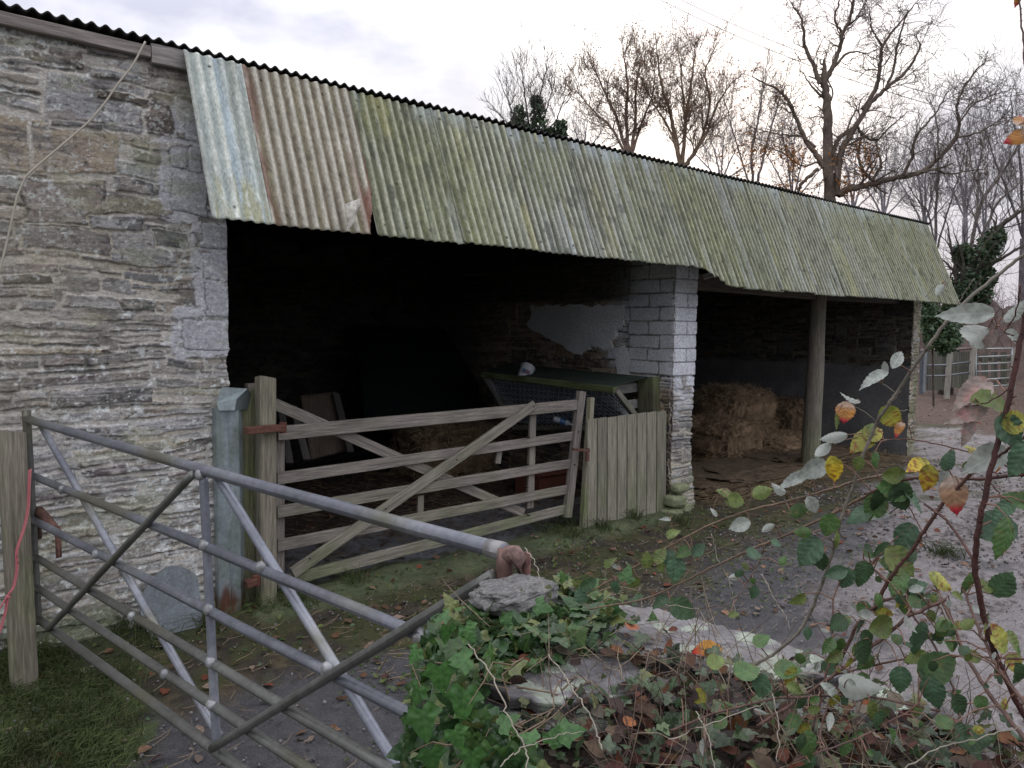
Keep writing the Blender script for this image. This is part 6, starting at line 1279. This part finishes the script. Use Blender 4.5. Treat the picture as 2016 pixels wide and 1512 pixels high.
# ================================================================== LIGHT, SKY, CAMERA
SUN = ray(1420, 230)*[1, 1, 0]; SAZ = math.atan2(SUN[1], SUN[0]); SEL = R(17)
w = bpy.data.worlds.new('World'); SC.world = w; w.use_nodes = True; N = w.node_tree.nodes; L = w.node_tree.links; N.clear()
outn = N.new('ShaderNodeOutputWorld'); bg = N.new('ShaderNodeBackground'); bg.inputs['Strength'].default_value = 1.2; L.new(bg.outputs[0], outn.inputs[0])
sky = N.new('ShaderNodeTexSky'); sky.sky_type = 'NISHITA'; sky.sun_disc = False; sky.sun_elevation = SEL; sky.sun_rotation = math.pi/2-SAZ; sky.air_density = 1.5; sky.dust_density = 2.5
tc = N.new('ShaderNodeTexCoord'); mp = N.new('ShaderNodeMapping'); mp.inputs['Scale'].default_value = (1, 1, 2.2); L.new(tc.outputs['Generated'], mp.inputs[0])
nz = N.new('ShaderNodeTexNoise'); nz.inputs['Scale'].default_value = 3.4; nz.inputs['Detail'].default_value = 5; nz.inputs['Roughness'].default_value = .5; L.new(mp.outputs[0], nz.inputs['Vector'])
cr = N.new('ShaderNodeValToRGB'); e = cr.color_ramp.elements; e[0].position = .40; e[0].color = (.60, .61, .74, 1); e[1].position = .57; e[1].color = (1.12, 1.115, 1.14, 1); L.new(nz.outputs['Fac'], cr.inputs[0])
sx = N.new('ShaderNodeSeparateXYZ'); L.new(tc.outputs['Generated'], sx.inputs[0])
zr = N.new('ShaderNodeMapRange'); zr.inputs[1].default_value = .10; zr.inputs[2].default_value = .35; zr.inputs[3].default_value = 0; zr.inputs[4].default_value = 1; L.new(sx.outputs['Z'], zr.inputs[0])
lw = N.new('ShaderNodeMix'); lw.data_type = 'RGBA'; L.new(zr.outputs[0], lw.inputs[0]); lw.inputs[6].default_value = (.52, .545, .67, 1); L.new(cr.outputs[0], lw.inputs[7])
zb = N.new('ShaderNodeMapRange'); zb.inputs[1].default_value = .25; zb.inputs[2].default_value = 1; zb.inputs[3].default_value = 1; zb.inputs[4].default_value = 1.9; L.new(sx.outputs['Z'], zb.inputs[0])
s1 = N.new('ShaderNodeVectorMath'); s1.operation = 'SCALE'; L.new(lw.outputs[2], s1.inputs[0]); L.new(zb.outputs[0], s1.inputs['Scale'])
# warm glow where the hidden sun is
sd = N.new('ShaderNodeVectorMath'); sd.operation = 'DOT_PRODUCT'; L.new(tc.outputs['Generated'], sd.inputs[0]); sd.inputs[1].default_value = (math.cos(SAZ)*math.cos(SEL), math.sin(SAZ)*math.cos(SEL), math.sin(SEL))
gm = N.new('ShaderNodeMapRange'); gm.interpolation_type = 'SMOOTHERSTEP'; gm.inputs[1].default_value = .965; gm.inputs[2].default_value = 1.0; gm.inputs[3].default_value = 0; gm.inputs[4].default_value = .55; L.new(sd.outputs['Value'], gm.inputs[0])
gl = N.new('ShaderNodeMix'); gl.data_type = 'RGBA'; gl.blend_type = 'ADD'; gl.inputs[0].default_value = 1; L.new(s1.outputs[0], gl.inputs[6])
gc = N.new('ShaderNodeVectorMath'); gc.operation = 'SCALE'; gc.inputs[0].default_value = (1, .88, .72); L.new(gm.outputs[0], gc.inputs['Scale']); L.new(gc.outputs[0], gl.inputs[7])
sk = N.new('ShaderNodeVectorMath'); sk.operation = 'SCALE'; sk.inputs['Scale'].default_value = .05; L.new(sky.outputs[0], sk.inputs[0])
fin = N.new('ShaderNodeMix'); fin.data_type = 'RGBA'; fin.inputs[0].default_value = .88; L.new(sk.outputs[0], fin.inputs[6]); L.new(gl.outputs[2], fin.inputs[7]); L.new(fin.outputs[2], bg.inputs[0])
sl = bpy.data.lights.new('sun', 'SUN'); sl.energy = .55; sl.angle = R(14); sl.color = (1, .93, .84); so = bpy.data.objects.new('sun', sl); COL.objects.link(so)
so.rotation_euler = Vector((math.cos(SAZ)*math.cos(SEL), math.sin(SAZ)*math.cos(SEL), math.sin(SEL))).to_track_quat('Z', 'Y').to_euler(); so.location = (0, 0, 20)
cam = bpy.data.cameras.new('camera'); cam.sensor_width = 36; cam.lens = FPX/2016*36; cam.clip_start = .05; cam.clip_end = 2000
co = bpy.data.objects.new('camera', cam); COL.objects.link(co); mx = Matrix(((CR[0], CU[0], -FW[0], 0), (CR[1], CU[1], -FW[1], 0), (CR[2], CU[2], -FW[2], HC), (0, 0, 0, 1))); co.matrix_world = mx; SC.camera = co
SC.view_settings.view_transform = 'Standard'; SC.view_settings.look = 'None'; SC.view_settings.exposure = 0; SC.view_settings.gamma = 1
SC.render.engine = 'CYCLES'; SC.cycles.max_bounces = 5; SC.cycles.diffuse_bounces = 4; SC.cycles.glossy_bounces = 2; SC.cycles.transmission_bounces = 2; SC.cycles.use_denoising = True
SC.cycles.sample_clamp_indirect = 4
